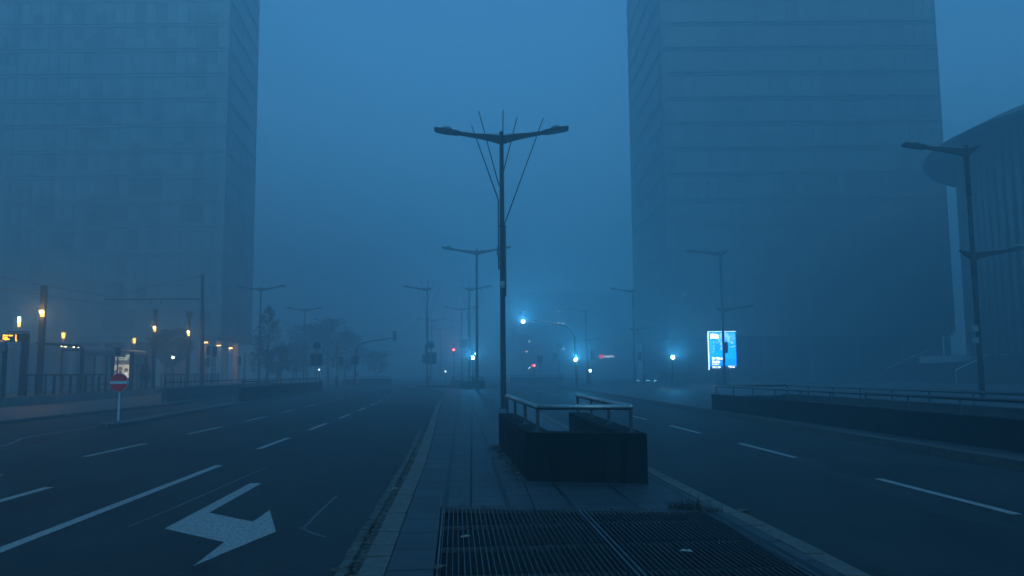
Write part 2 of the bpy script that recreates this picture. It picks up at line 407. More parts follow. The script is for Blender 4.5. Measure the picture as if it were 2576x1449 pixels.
# ------------------------------------------------------------------ floor grating on the median
g = thing('floor_grating', 'large steel ventilation grating set in the median paving', 'grating', ga)
ax = -gl; px_ = Vector((ax.y, -ax.x, 0))
Wd = (gb - ga).dot(px_)
mb = MB()
fr = [(ga, gb), (ga, gd2), (gb, gc2)]
for a, b in fr: mb.bar((a.x, a.y, .105), (b.x, b.y, .105), .03, .05)
mid0 = ga + px_ * (Wd * .545); mid1 = mid0 + gl * 7.0
mb.bar((mid0.x - .02, mid0.y - .35, .112), (mid1.x - .02, mid1.y, .112), .018, .05); mb.bar((mid0.x + .03, mid0.y - .35, .112), (mid1.x + .03, mid1.y, .112), .018, .05)
mb.build('frame', GALV, g)
for row in range(7):
    mb = MB(); y0 = row * 1.02 + .02; y1 = y0 + .985
    for k in range(int(Wd / .048)):
        xx = .03 + k * .048
        st = (ga.y - gb.y) * xx / Wd if row == 0 else 0
        a = ga + px_ * xx + gl * (y0 + (st if row == 0 else 0) + .01); b = ga + px_ * xx + gl * y1
        if row == 0 and st > .9: continue
        dz = random.uniform(-.003, .003) + (.004 if row % 2 else 0)
        mb.bar((a.x, a.y, .108 + dz), (b.x, b.y, .108 + dz), .0055, .04)
    for e in (y0 + .012, y1 - .012):
        if row == 0 and e < .3: continue
        a = ga + px_ * .02 + gl * e; b = ga + px_ * (Wd - .02) + gl * e
        mb.bar((a.x, a.y, .092), (b.x, b.y, .092), .004, .03)
    mb.build('grating_panel', GALV, g)
mb = MB(); mb.prism([(ga.x - .02, ga.y), (gb.x, gb.y), (gc2.x, 2.3), (gd2.x, 2.3)], .002, .012); mb.build('shaft_shade_plate', DARKW, g)  # shallow near-black plate; its colour stands in for the shade of a deep shaft

# fallen leaves and weeds
def leaf(p, s, rz, m, label):
    mb = MB(); q = Vector(p)
    pr = [(-.5, 0), (-.2, .32), (.05, .2), (.2, .42), (.5, .05), (.2, -.3), (0, -.18), (-.25, -.34)]
    top = [q + Matrix.Rotation(rz, 3, 'Z') @ Vector((x * s, y * s, .012 + .25 * s * abs(y))) for x, y in pr]
    bot = [v - Vector((0, 0, .004)) for v in top]
    mb.loft([bot, top]); o = mb.build('fallen_leaf', m); tag(o, label, 'leaf', 'fallen leaves on the median'); return o
PALELEAF = mat('pale_leaf', (.30, .25, .19), .7, var=.3, scale=20)
leaf(G(1171, 1353, .135), .11, .6, PALELEAF, 'pale crumpled leaf on the left half of the grating')
leaf(G(1725, 1390, .135), .12, -.4, PALELEAF, 'pale leaf lying on the right half of the grating')
leaf(G(993, 1231, .14), .10, .9, PALELEAF, 'pale leaf caught in the gutter beside the left kerb')
leaf(G(1165, 1271, .14), .09, .2, LEAFB, 'dark brown leaf at the upper left corner of the grating')
leaf(G(1106, 1430, .14), .14, 1.2, LEAFB, 'brown leaf at the left edge of the grating nearest the viewer')
leaf(G(1303, 1192, .135), .09, .4, PALELEAF, 'pale leaf at the foot of the stone parapet')
mb = MB()
for k in range(170):
    t = random.random(); base = G(1255, 1121, .13).lerp(G(1326, 1210, .13), t) + Vector((-.04 - random.random() * .25 * random.random(), 0, .004))
    s = random.uniform(.02, .06); a = random.random() * 6.3
    mb.add([base + Vector((math.cos(a + i * 1.57) * s, math.sin(a + i * 1.57) * s * .7, random.uniform(.0, .025))) for i in range(4)], [(0, 1, 2, 3)])
for k in range(420):
    y = random.uniform(5.8, 17); base = Vector((xat(LKs, y) - random.random() * .13 * (1 if random.random() < .8 else 2.2), y, .034)); s = random.uniform(.012, .045); a = random.random() * 6.3
    mb.add([base + Vector((math.cos(a + i * 1.57) * s, math.sin(a + i * 1.57) * s * .7, random.uniform(.0, .02))) for i in range(4)], [(0, 1, 2, 3)])
for k in range(90):
    x = random.random(); base = ga.lerp(gb, x) + Vector((0, .02 + random.random() * .05, .004)); s = random.uniform(.01, .03); a = random.random() * 6.3
    mb.add([base + Vector((math.cos(a + i * 1.57) * s, math.sin(a + i * 1.57) * s * .7, random.uniform(.0, .015))) for i in range(4)], [(0, 1, 2, 3)])
o = mb.build('leaf_litter', LEAFB); o['kind'] = 'stuff'
def weeds(c, n, h, spread, label, seed):
    rnd = random.Random(seed); mb = MB(); t = thing('weed_tuft', label, 'weeds', c)
    for k in range(n):
        a = rnd.random() * 6.28; r = spread * rnd.random() ** .7; b = Vector(c) + Vector((math.cos(a) * r, math.sin(a) * r * .5, 0))
        hh = h * rnd.uniform(.25, 1) * (1 if rnd.random() < .93 else 2.3); lean = Vector((rnd.uniform(-.5, .5), rnd.uniform(-.4, .4), 0)) * hh * .7; w = .0018 + .0025 * rnd.random()
        m1 = b + lean * .3 + Vector((0, 0, hh * .6)); tip = b + lean + Vector((0, 0, hh))
        mb.add([b + Vector((-w, 0, 0)), b + Vector((w, 0, 0)), m1 + Vector((w * .7, 0, 0)), m1 - Vector((w * .7, 0, 0)), tip], [(0, 1, 2, 3), (3, 2, 4)])
    o = mb.build('blades', DRY, t); o['kind'] = 'stuff'
weeds(G(1722, 1281, .13) , 170, .12, .20, 'brown dry weeds at the far right corner of the grating', 3)
weeds(G(1775, 1288, .13), 80, .07, .2, 'low dark weeds between the grating corner and right kerb', 5)
weeds(G(1268, 1140, .13), 80, .10, .14, 'small weeds at the left foot of the stone parapet', 8)

# ------------------------------------------------------------------ stone stair parapet with tubular rail
def ubox(label, outer, th, z0, h, rz_h, cat='parapet', stone=True, group='stone parapets with steel rails', open_far=True, name='stone_parapet', posts=3, m=GRAN):
    # outer: four corners [near-left, near-right, far-right, far-left]; closed on the near side
    nl, nr, fr_, fl = [Vector((p[0], p[1], 0)) for p in outer]
    t = thing(name, label, cat, (nl.x, nl.y, z0), group)
    u = (nr - nl).normalized(); dl = (fl - nl).normalized(); dr = (fr_ - nr).normalized()
    mb = MB()
    mb.prism([nl[:2], nr[:2], (nr + dr * th)[:2], (nl + dl * th)[:2]], z0, z0 + h)
    il, ir = nl + u * th, nr - u * th; fil, fir = fl + u * th, fr_ - u * th
    e = .001
    mb.prism([(nl + dl * th)[:2], (il + dl * th)[:2], fil[:2], fl[:2]], z0, z0 + h - e)
    mb.prism([(ir + dr * th)[:2], (nr + dr * th)[:2], fr_[:2], fir[:2]], z0, z0 + h - e)
    if not open_far: mb.prism([(fl + u * th)[:2], (fr_ - u * th)[:2], (fir - dr * th)[:2], (fil - dl * th)[:2]], z0, z0 + h - 2 * e)
    w = mb.build('wall', m, t)
    if stone:                                # cladding joints cut as fine dark lines standing on the faces
        mb = MB(); n = -Vector((-u.y, u.x, 0)); Lw = (nr - nl).length
        for f in (.28, .285): pass
        def line(a, b, wd): mb.bar(a, b, wd, wd)
        for fx in (.365, .725):
            a = nl + u * Lw * fx + n * .001; line((a.x, a.y, z0), (a.x, a.y, z0 + h * .87), .007)
        for fz in (.42, .87):
            a = nl + n * .001; b = nr + n * .001; line((a.x, a.y, z0 + h * fz), (b.x, b.y, z0 + h * fz), .007)
        n2 = Vector((-dl.y, dl.x, 0)); n2 = n2 if n2.x < 0 else -n2
        for k in range(1, 5):
            a = nl.lerp(fl, k / 5) + n2 * .001; line((a.x, a.y, z0), (a.x, a.y, z0 + h * .87), .007)
        for fz in (.42, .87): line((*(nl + n2 * .001)[:2], z0 + h * fz), (*(fl + n2 * .001)[:2], z0 + h * fz), .007)
        mb.build('joint_lines', DARKW, t)
    zr = z0 + rz_h; c = th * .5
    P = [fl + u * c, nl + u * c + dl * c, nr - u * c + dr * c, fr_ - u * c]
    P = [Vector((p.x, p.y, zr)) for p in P]
    if not open_far: P = P + [P[0]]
    rail = MB()
    for a, b in zip(P, P[1:]):
        rail.tube([a, b], .042, 14)
    for p in P:                              # rounded corners
        rr = [[p + Vector((math.cos(q) * math.cos(e), math.sin(q) * math.cos(e), math.sin(e))) * .0425 for q in [i * math.pi / 6 for i in range(12)]] for e in (-1.5, -1, -.5, 0, .5, 1, 1.5)]
        rail.loft(rr)
    rail.build('handrail', STEEL, t, smooth=True)
    spots = [P[1], P[2]]
    for a, b in ((P[1], P[0]), (P[2], P[3])):
        for k in range(1, posts + 1): spots.append(a.lerp(b, min(.985, k / posts - .015)))
    for p in spots:
        mb = MB(); mb.tube([(p.x, p.y, z0 + h - .01), (p.x, p.y, zr - .02)], .026, 10); mb.tube([(p.x, p.y, z0 + h - .0), (p.x, p.y, z0 + h + .012)], .05, 10)
        mb.build('post', STEELD, t, smooth=False)
    return t
ubox('black stone parapet with bent steel tube handrail on the near median', [G(1326.3, 1210, .13), G(1630.6, 1217, .13), Vector((1.52, 17.2, 0)), G(1255, 1121, .13)], .36, .13, .67, 1.02, posts=3)
bl = G(1157, 978, .13); br_ = G(1219, 978.5, .13)
ubox('dark stone parapet with thin rail far up the median near the crossing', [bl, br_, br_ + DIR * 5.5, bl + DIR * 5.5], .36, .13, .72, 1.1, posts=2)
b2 = W(1133, 962, 97); b2.z = 0
ubox('faint stone parapet lost in fog behind the far median parapet', [b2, b2 + PER * 1.6, b2 + PER * 1.6 + DIR * 5, b2 + DIR * 5], .36, .05, .72, 1.1, posts=2)
kx = W(1048, 972, 84); ky = W(1157, 972, 84)
mb = MB(); mb.box(((kx.x + ky.x) / 2, 84.4, .18), (ky.x - kx.x, .4, .3)); o = mb.build('low_wall', CONC); tag(o, 'low dark kerb wall across the far end of the median', 'wall')

# long ramp parapets
def ramp(label, a, b, wdt, z0, h, rh, th=.3, n=9, closed_far=True, front_from=0.0, side=1, m=CONC):
    # a near end, b far end of the road-side wall; the other wall stands wdt away on side
    a = Vector((a[0], a[1], 0)); b = Vector((b[0], b[1], 0)); t = thing('ramp_parapet', label, 'parapet', (a.x, a.y, z0), 'ramp parapets with handrails')
    d = (b - a).normalized(); u = Vector((d.y, -d.x, 0)) * side
    a2, b2 = a + u * wdt, b + u * wdt; af = a + d * front_from
    def wall(p, q, name, mm):
        mb = MB(); w = u * th; mb.prism([p[:2], (p + w)[:2], (q + w)[:2], q[:2]], z0 - .1, z0 + h); mb.build(name, mm, t)
        mb = MB(); o = u * .012; mb.prism([(p - o)[:2], (p + w + o)[:2], (q + w + o)[:2], (q - o)[:2]], z0 + h + .001, z0 + h + .06); mb.build('coping', mm, t)
    wall(af, b, 'road_side_wall', m); wall(a2 - u * th, b2 - u * th, 'rear_wall', LCM)
    if closed_far:
        mb = MB(); mb.prism([(b + u * th)[:2], (b2 - u * th)[:2], (b2 - u * th - d * th)[:2], (b + u * th - d * th)[:2]], z0 - .1, z0 + h - .002); mb.build('end_wall', m, t)
    zr = z0 + rh; c = u * th * .5; rl = MB(); lst = []
    P1, P2, P3, P4 = af + c, b + c - d * .15, b2 - c - d * .15, a2 - c
    segs = [(P1, P2), (P4, P3)] + ([(P2, P3)] if closed_far else [])
    for p, q in segs: rl.tube([(p.x, p.y, zr), (q.x, q.y, zr)], .04, 10)
    rl.build('handrail', STEELD, t, smooth=True)
    for p, q in segs[:2]:
        k = max(2, int(n * (q - p).length / (b - a).length))
        for i in range(k + 1):
            s = p.lerp(q, i / k); mb = MB(); mb.tube([(s.x, s.y, z0 + h), (s.x, s.y, zr - .02)], .025, 8); mb.build('post', STEELD, t)
    return t
LCM = mat('ramp_inner_concrete', (.06, .06, .06), .85, var=.4, scale=1.5, bump=.2)
pa, pb = G(2576, 1139, .15), G(1791, 1030.3, .15); pd = (pb - pa).normalized()
ramp('long dark ramp parapet with double steel rails on the right plaza', pa - pd * 13, pb, 3.1, .15, .52, .90, n=17)
qa, qb = G(619.4, 1008.8, .12), G(810.6, 981.7, .12); qd = (qb - qa).normalized()
ramp('dark ramp parapet with steel rails between side lane and left road', qa - qd * 0.5 - Vector((0, 0, 0)), qb, 4.6, .12, .72, 1.1, n=9, side=-1)
# the rear wall of that ramp reaches further towards the viewer and ends in a block
mb = MB(); ra = G(433, 1007.4, .12); mb.box((ra.x, ra.y, .5), (.55, .55, .78), RD); o = mb.build('stone_block', CONC); tag(o, 'square dark stone block ending the ramp wall beside the left pavement', 'block')
e1 = W(868, 959, 112); e2 = W(980, 957, 112)
ramp('faint dark parapet across the far left road beyond the crossing', (e1.x, 112), (e2.x, 114), 3, .05, .8, 1.15, n=6, side=-1)
e1 = W(1283, 964, 112); e2 = W(1417, 964, 112)
ramp('faint dark parapet in the fog beyond the right-hand crossing', (e1.x, 112), (e2.x, 112), 3, .05, .8, 1.15, n=6, side=-1)

# ------------------------------------------------------------------ street lamps
HT = 11.75
LG = 'tall grey street lamps along the avenue'
def arm_mesh(base, sgn, L, rise, head=True, root=.36):
    mb = MB(); st = [(0, root, .15), (.12, root * .8, .15), (.3, .20, .15), (.62, .13, .16)] if head else [(0, root, .15), (.5, root * .62, .14), (1, .05, .10)]
    rings = []
    for f, h, w in st:
        c = Vector(base) + Vector((sgn * L * f, 0, rise * f ** 1.15 + (.0 if f else -.03)))
        rings.append([c + Vector((0, y * w / 2, z)) for y, z in ((-1, -h * .65), (1, -h * .65), (1, h * .35), (-1, h * .35))])
    mb.loft(rings); return mb
def head_mesh(base, sgn, L, rise):
    mb = MB(); rings = []
    for f, h, w in ((.60, .13, .20), (.66, .17, .40), (.85, .18, .46), (.97, .15, .44), (1.0, .10, .42)):
        c = Vector(base) + Vector((sgn * L * f, 0, rise * f ** 1.15)); s = rise / L
        rings.append([c + Vector((0, y * w / 2, z)) for y, z in ((-1, -h * .55), (1, -h * .55), (.8, h * .45), (-.8, h * .45))])
    mb.loft(rings); return mb
def dome_mesh(base, sgn, L, rise):
    f = .82; c = Vector(base) + Vector((sgn * L * f, 0, rise * f ** 1.15 + .075)); mb = MB()
    mb.loft([[c + Vector((math.cos(a) * .26 * k, math.sin(a) * .17 * k, z)) for a in [i * math.pi / 6 for i in range(12)]] for k, z in ((1, 0), (.9, .06), (.65, .11), (.3, .135))]); return mb
def lamp_post(x, y, z0, kind, label, rods=False, extras=False):
    t = thing('street_lamp', label, 'street lamp', (x, y, z0), LG)
    mb = MB(); mb.tube([(x, y, z0), (x, y, z0 + 1.3), (x, y, 7.0), (x, y, HT + .28)], [.125, .12, .105, .088], 14); mb.tube([(x, y, z0), (x, y, z0 + .03)], .2, 12)
    mb.build('pole', POLE, t, smooth=True)
    def arm(z, sgn, L, rise, head=True):
        a = arm_mesh((x + sgn * .06, y, z), sgn, L, rise, head).build('arm' if head else 'short_arm', POLE, t)
        if head:
            h = head_mesh((x + sgn * .06, y, z), sgn, L, rise).build('lamp_head', POLE, t)
            dome_mesh((x + sgn * .06, y, z), sgn, L, rise).build('dome', GREY, h, smooth=True)
    if kind == 'double': arm(HT, -1, 2.85, .42); arm(HT, 1, 2.85, .42)
    if kind == 'left': arm(HT, -1, 2.85, .42); arm(HT, 1, .55, .2, False)
    if kind == 'right': arm(HT, 1, 2.85, .42); arm(HT, -1, .55, .2, False)
    if kind == 'two_level':
        arm(HT, -1, 2.85, .36); arm(HT, 1, .62, .28, False); arm(6.85, 1, 2.6, .36); arm(6.85, -1, .55, .22, False)
        MB().tube([(x, y, 5.9), (x, y, 6.9)], .13, 12).build('sleeve', POLE, t, smooth=True); MB().tube([(x, y, 9.6), (x, y, 11.75)], .118, 12).build('sleeve', POLE, t, smooth=True)
    if rods:
        for (bx, by, bz), (tx, ty, tz) in (((-.16, -.05, 9.04), (-1.27, -.5, 12.17)), ((-.12, .1, 9.66), (-1.01, .6, 13.18)), ((.08, .1, 10.32), (.70, .6, 12.89)), ((.07, -.07, 7.87), (1.81, -.5, 12.48)), ((.06, .1, 11.9), (.08, .12, 13.05))):
            mb = MB(); mb.tube([(x + bx, y + by, bz), (x + tx, y + ty, tz)], [.026, .018], 7); mb.build('rod', POLE, t, smooth=True)
        for px0, py0, za, zb in ((-.155, -.06, 6.0, 9.05), (.13, -.07, 4.85, 7.9), (-.02, .14, 6.0, 10.3)):
            mb = MB(); mb.tube([(x + px0, y + py0, za), (x + px0, y + py0, zb)], .034, 8); mb.build('conduit', STEELD if extras else POLE, t, smooth=True)
        for z in (6.45, 7.85): mb = MB(); mb.tube([(x, y, z), (x, y, z + .06)], .165, 12); mb.build('clamp', POLE, t)
        for s in (-1, 1): mb = MB(); mb.tube([(x + s * .05, y, HT + .17), (x + s * 1.4, y, HT + .22)], .012, 5); mb.build('guy_wire', POLE, t)
    if extras:
        mb = MB(); mb.tube([(x, y, 5.2), (x, y, 5.5)], .114, 14); mb.build('sticker', mat('sticker', (.3, .3, .29), .6, var=.5, scale=25), t, smooth=True)
        mb = MB(); mb.tube([(x - .12, y - .05, 7.05), (x - .22, y - .05, 6.95), (x - .22, y - .05, 6.65), (x - .12, y - .05, 6.5)], .014, 6); mb.build('cable', BLACK, t, smooth=True)
    return t
lamp_post(-.40, 34.5, .13, 'double', 'tall double-armed street lamp with splayed thin rods, nearest on the median', True, True)
p = G(1199, 636, HT - .05); lamp_post(p.x, p.y, .13, 'double', 'double-armed street lamp without rods, second up the median')
p = G(1075, 729, HT - .05); lamp_post(p.x, p.y, .13, 'left', 'street lamp with rods and one long arm to the left, by the crossing', True)
p = G(1180, 729, HT - .05); lamp_post(p.x, p.y, .13, 'right', 'street lamp with rods and one long arm to the right, by the crossing', True)
for (a, b), l in (((1161.4, 779), 'faint double-armed street lamp behind the two single-armed lamps with rods'), ((1086, 807), 'very faint double-armed street lamp just right of the left-armed rod lamp'), ((1109, 828), 'barely visible farthest double-armed street lamp on the median axis')):
    p = G(a, b, HT - .05); lamp_post(p.x, p.y, 0, 'double', l)
for (a, b), l in (((656.5, 729), 'double-armed street lamp beside the thin tree at the left office corner'), ((766.6, 781), 'fogged double-armed street lamp above the row of bushy trees'), ((825, 808), 'very faint double-armed street lamp behind the bushy trees')):
    p = G(a, b, HT - .05); lamp_post(p.x, p.y, .1, 'double', l)
p1 = lamp_post(21.3, 37.3, .15, 'two_level', 'nearest two-level street lamp on the right plaza behind the ramp rails')
mb = MB()
for z in (3.45, 2.95): mb.box((21.3 - .17, 37.25, z), (.2, .2, .26))
o = MB().box((21.13, 37.25, 3.45), (.2, .2, .27)).build('control_box', GREY, p1); o = MB().box((21.13, 37.25, 2.9), (.2, .2, .27)).build('control_box', GREY, p1)
p = G(1812, 640, HT - .05); p2 = lamp_post(p.x, p.y, .15, 'two_level', 'two-level street lamp standing in front of the lit billboard')
MB().box((p.x + .22, p.y - .1, W(1829, 874, p.y).z), (.2, .25, .95)).build('control_box', BLACK, p2)
p = G(1592, 733, HT - .05); lamp_post(p.x, p.y, .15, 'two_level', 'two-level street lamp at the left corner of the right office')
p = G(1474, 783, HT - .05); lamp_post(p.x, p.y, .1, 'two_level', 'faint two-level street lamp right of the lit cantilever signal')

# ------------------------------------------------------------------ traffic signals
CY_, RD_, WH_ = (.06, .50, 1.0), (1.0, .03, .05), (.55, .8, 1.0)
LENS_C = emit('lens_green_lit', (.55, .95, 1.0), 60); LENS_R = emit('lens_red_lit', (1, .05, .07), 30); LENS_W = emit('small_white_lit', (.75, .92, 1.0), 14)
def sig_head(t, c, face, lit=None, watts=0, w=.34, h=1.0):
    # c = centre, face = unit direction the lenses look at
    f = Vector(face).normalized(); s = Vector((-f.y, f.x, 0)); c = Vector(c); mb = MB()
    def rr(off, k): return [c + f * off + s * x * w / 2 * k + Vector((0, 0, z * h / 2 * k)) for x, z in ((-.75, -1), (.75, -1), (1, -.9), (1, .9), (.75, 1), (-.75, 1), (-1, .9), (-1, -.9))]
    mb.loft([rr(-.1, .9), rr(-.06, 1), rr(.1, 1), rr(.12, .92)])
    hd = mb.build('signal_head', BLACK, t)
    for i, z in enumerate((.31, 0, -.31)):
        q = c + Vector((0, 0, z * h)) + f * .12; r = .12
        vm = MB(); n = 10; arc = [math.pi * (-.15 + 1.3 * k / n) for k in range(n + 1)]
        inn = [q + (s * math.cos(a) + Vector((0, 0, 1)) * math.sin(a)) * r for a in arc]; out = [p + f * (.24 if .1 < k / n < .9 else .12) - Vector((0, 0, .02)) for k, p in enumerate(inn)]
        vm.add(inn + out, [(k, k + 1, n + 2 + k, n + 1 + k) for k in range(n)]); vm.build('visor', BLACK, hd)
        mb = MB(); mb.tube([q - f * .02, q + f * .012], .10 if lit != i else .15, 14)
        mb.build('lens', (LENS_R if i == 0 else LENS_C) if lit == i else DARKW, hd)
        if lit == i: spot('signal_glow', q + f * .18, f, RD_ if i == 0 else CY_, watts * (4 if i == 0 else 1), .12, t)
def striped(x, y, z0, z1, t, r=.07, stripes=True):
    mb = MB(); n = int((z1 - z0) / .22) if stripes else 1
    for k in range(n):
        a = z0 + (z1 - z0) * k / n; b = z0 + (z1 - z0) * (k + 1) / n; mb.tube([(x, y, a), (x, y, b)], r, 10, k % 2)
    mb.build('pole', [GREY if stripes else POLE, BLACK], t)
SG = 'traffic signals around the crossing'
def signal(label, x, y, z0, top, heads, stripes=True, plate=None, base=True):
    t = thing('traffic_signal', label, 'traffic light', (x, y, z0), SG)
    if base: mb = MB(); mb.tube([(x, y, z0), (x, y, z0 + 1.15), (x, y, z0 + 1.25)], [.15, .15, .08], 12); mb.build('base_shroud', BLACK, t)
    striped(x, y, z0 + (1.25 if base else 0), top, t, stripes=stripes)
    for dx, z, face, lit, w in heads: sig_head(t, (x + dx, y - .16, z), face, lit, w)
    if plate:
        dx, z, w, h = plate; mb = MB(); mb.box((x + dx, y - .12, z), (w, .03, h)); mb.build('sign_plate', GREY, t)
    return t
FR = (0, -1, 0); LF = (-1, -.15, 0); RT = (1, -.15, 0); BK = (0, 1, 0)
GW = 2200
p = W(1190, 899.7, 84); signal('lit green signal on striped pole behind the far median parapet', p.x, 84, .13, 4.4, [(0, p.z + .31, FR, 2, GW), (-.42, p.z + .2, LF, None, 0)], plate=(-.9, 4.6, .9, .9))
p = W(1693.8, 898.8, 75); signal('lit green signal alone on the plaza left of the billboard', p.x, 75.5, .15, 3.6, [(0, p.z + .31, FR, 2, GW)], stripes=False)
p = W(1075, 968, 92); signal('dark signal with sideways lenses behind the back-facing median signs', p.x, 92, .1, 4.9, [(-.35, 3.2, LF, None, 0), (-.1, 4.3, FR, None, 0)])
p = W(847, 968, 93); signal('dark signal with striped pole left of the overhead cantilever signal', p.x, 93, .1, 4.9, [(.42, 3.1, RT, None, 0)], plate=(-.42, 2.9, .5, 1.1))
p = W(1407, 969, 92); signal('dark signal with square plate left of the lower lit signal', p.x, 92, .1, 4.7, [(-.42, 3.3, LF, None, 0)], plate=(.05, 4.6, .62, .5))
p = W(1480, 971, 88); signal('dark signal just right of the lower lit signal', p.x, 88, .1, 4.0, [(.4, 3.4, RT, None, 0)])
p = W(1622, 966, 95); signal('dark signal right of the two-level lamp at the office corner', p.x, 95, .1, 4.7, [(-.45, 3.3, LF, None, 0)])
p = W(532, 960, 84); signal('dark signal with diamond plate in front of the lit colonnade', p.x, 84, .1, 4.6, [(-.35, 4.1, FR, None, 0), (-.35, 2.9, LF, None, 0), (.35, 4.0, FR, None, 0)])
p = W(614, 960, 88); signal('dark signal with striped pole right of the lit colonnade', p.x, 88, .1, 4.0, [(-.45, 3.1, LF, None, 0)])
p = W(435, 970, 80); t = signal('tram signal with small white light beyond the platform rail', p.x, 80, .1, 3.7, [(0, 3.2, FR, None, 0)], stripes=True)
q = W(435.3, 899.5, 79.6); mb = MB(); mb.tube([q, q + Vector((0, -.05, 0))], .14, 4); mb.build('lens', LENS_W, t); lamp('tram_signal_glow', q + Vector((0, -.2, 0)), WH_, 14, .1, t)
for (a, b, Y_, col, wt, zt, l) in ((1141.7, 879.8, 118, 'r', 130, 4.6, 'small glowing red signal between the median lamps'), (1343.7, 920, 135, 'r', 26, 3, 'tiny red signal in the fog above the far right parapet')):
    p = W(a, b, Y_); signal(l, p.x, Y_ + .3, 0, max(zt, p.z + .9), [(0, p.z - .31, FR, 0, wt)], stripes=False)

def cantilever(label, mx, my, z0, pts, headc, face, lit, low=None, lowlit=None):
    t = thing('cantilever_signal', label, 'traffic light', (mx, my, z0), SG)
    mb = MB(); mb.tube([(mx, my, z0)] + pts, [.13] + [.10] * (len(pts) // 2) + [.07] * (len(pts) - len(pts) // 2), 10); mb.build('mast_arm', POLE, t, smooth=True)
    sig_head(t, headc, face, lit, GW * 1.15, .42, 1.15)
    if low:
        for (c, f, l) in low: sig_head(t, c, f, l, GW * 1.3)
    return t
D = 77.0
cp = [W(*q, D) for q in ((1448, 900), (1446.7, 877), (1445.5, 850), (1438, 832), (1424, 821.5), (1400, 815), (1328, 804))]
hc = W(1315.8, 809.5, D); lo = W(1448, 904.4, D - .2)
cantilever('curved overhead signal showing green above the right carriageway', cp[0].x + .1, D, .13, cp, (hc.x, D - .2, hc.z + .36), FR, 2, [((lo.x, D - .3, lo.z + .31), FR, 2)])
D = 98.0
cp = [W(*q, D) for q in ((894, 895), (896, 880), (901, 869), (913, 863), (940, 857), (986, 850.5))]
hc = W(992.5, 845, D); a = W(887.5, 907, D); b = W(897.5, 907, D)
cantilever('curved overhead signal seen from behind over the left carriageway', cp[0].x, D, .1, cp, (hc.x, D, hc.z), BK, None, [((a.x, D + .1, a.z), BK, None), ((b.x, D + .1, b.z), BK, None)])
# small far lights
for (a, b, Y_, wt, l) in ((803.3, 930, 100, 26, 'small blue-white lamp on a post behind the left back-facing signs'), (949, 931, 140, 8, 'tiny white lamp above the far left parapet'), (1120.5, 934.4, 125, 10, 'tiny white lamp on a post left of the far median parapet'), (1331.5, 925, 140, 8, 'tiny white lamp left of the far red signal'), (1195.5, 889.3, 96, 10, 'small white lamp above the lit green median signal'), (1484.6, 932.5, 95, 5, 'small white square lit panel right of the lower lit signal')):
    p = W(a, b, Y_); t = thing('marker_lamp', l, 'lamp', (p.x, Y_, .05), 'small marker lamps in the fog')
    mb = MB(); mb.tube([(p.x, Y_ + .05, .05), (p.x, Y_ + .05, p.z)], .04, 8); mb.build('post', POLE, t)
    mb = MB(); rr = .07 if wt > 9 else .055
    if 'square' in l: mb.box((p.x, Y_ - .03, p.z), (.24, .06, .28))
    else: mb.tube([(p.x, Y_, p.z), (p.x, Y_ - .06, p.z)], rr, 10)
    mb.build('lamp_face', LENS_W, t); lamp('marker_glow', (p.x, Y_ - .2, p.z), WH_, wt, .1, t)

# ------------------------------------------------------------------ traffic signs
def disc(mb, c, r, y, n=24, th=.02, m=0): mb.tube([(c[0], y + th / 2, c[1]), (c[0], y - th / 2, c[1])], r, n, m)
def no_entry(label, x, y, z0, zc, r):
    t = thing('no_entry_sign', label, 'road sign', (x, y, z0)); mb = MB(); mb.tube([(x, y, z0), (x, y, zc + r * .8)], .035, 10); mb.build('post', WHITE, t)
    mb = MB(); disc(mb, (x, zc), r, y - .055); o = mb.build('rim', WHITE, t)
    mb = MB(); disc(mb, (x, zc), r * .94, y - .068); mb.build('red_disc', RED, t)
    mb = MB(); mb.box((x, y - .082, zc), (r * 1.78, .008, r * .31)); mb.build('white_bar', WHITE, t)
s = G(299, 1058, .12); c = W(301.4, 962.2, s.y)
no_entry('red round no-entry sign on a grey post at the near tip of the traffic island', c.x, s.y, .12, c.z, .325)
s = W(903.5, 960, 112); c = W(903.5, 940.6, 112); no_entry('faint far no-entry sign in front of the parapet beyond the left road', c.x, 110.5, .05, c.z, .30)
def back_signs(label, px, base, Y_, ry, r, sx0, sx1, sy0, sy1):
    b = W(px, base, Y_); t = thing('back_facing_signs', label, 'road sign', (b.x, Y_, .12), 'back-facing pairs of round and square signs')
    mb = MB(); top = W(px, ry - r * .8, Y_); mb.tube([(b.x, Y_ - .05, .12), (b.x, Y_ - .05, top.z)], .045, 10); mb.build('post', GREY, t)
    c = W(px, ry, Y_); mb = MB(); disc(mb, (b.x, c.z), r * Y_ / F, Y_ + .03); mb.build('round_plate', BLACK, t)
    mb = MB(); mb.tube([(b.x + (r * Y_ / F + .01) * math.cos(i * .3), Y_ + .03, c.z + (r * Y_ / F + .01) * math.sin(i * .3)) for i in range(22)], .022, 5); mb.build('round_rim', GREY, t)
    p0, p1 = W(sx0, sy1, Y_), W(sx1, sy0, Y_); w, h = p1.x - p0.x, p1.z - p0.z; cx, cz = (p0.x + p1.x) / 2, (p0.z + p1.z) / 2; k = .1
    def ro(sc_): return [(cx + (x * (w / 2 - k) + dx * k) * sc_, cz + (z * (h / 2 - k) + dz * k) * sc_) for x, z, a0 in ((1, 1, 0), (-1, 1, 90), (-1, -1, 180), (1, -1, 270)) for dx, dz in [(math.cos(R(a0 + q)), math.sin(R(a0 + q))) for q in (0, 30, 60, 90)]]
    mb = MB(); mb.loft([[Vector((x, y, z)) for x, z in ro(1)] for y in (Y_ + .02, Y_ + .04)]); mb.build('square_plate', BLACK, t)
    pr = [Vector((x, Y_ + .015, z)) for x, z in ro(1)]; mb = MB(); mb.tube(pr + [pr[0]], .022, 5); mb.build('square_rim', GREY, t)
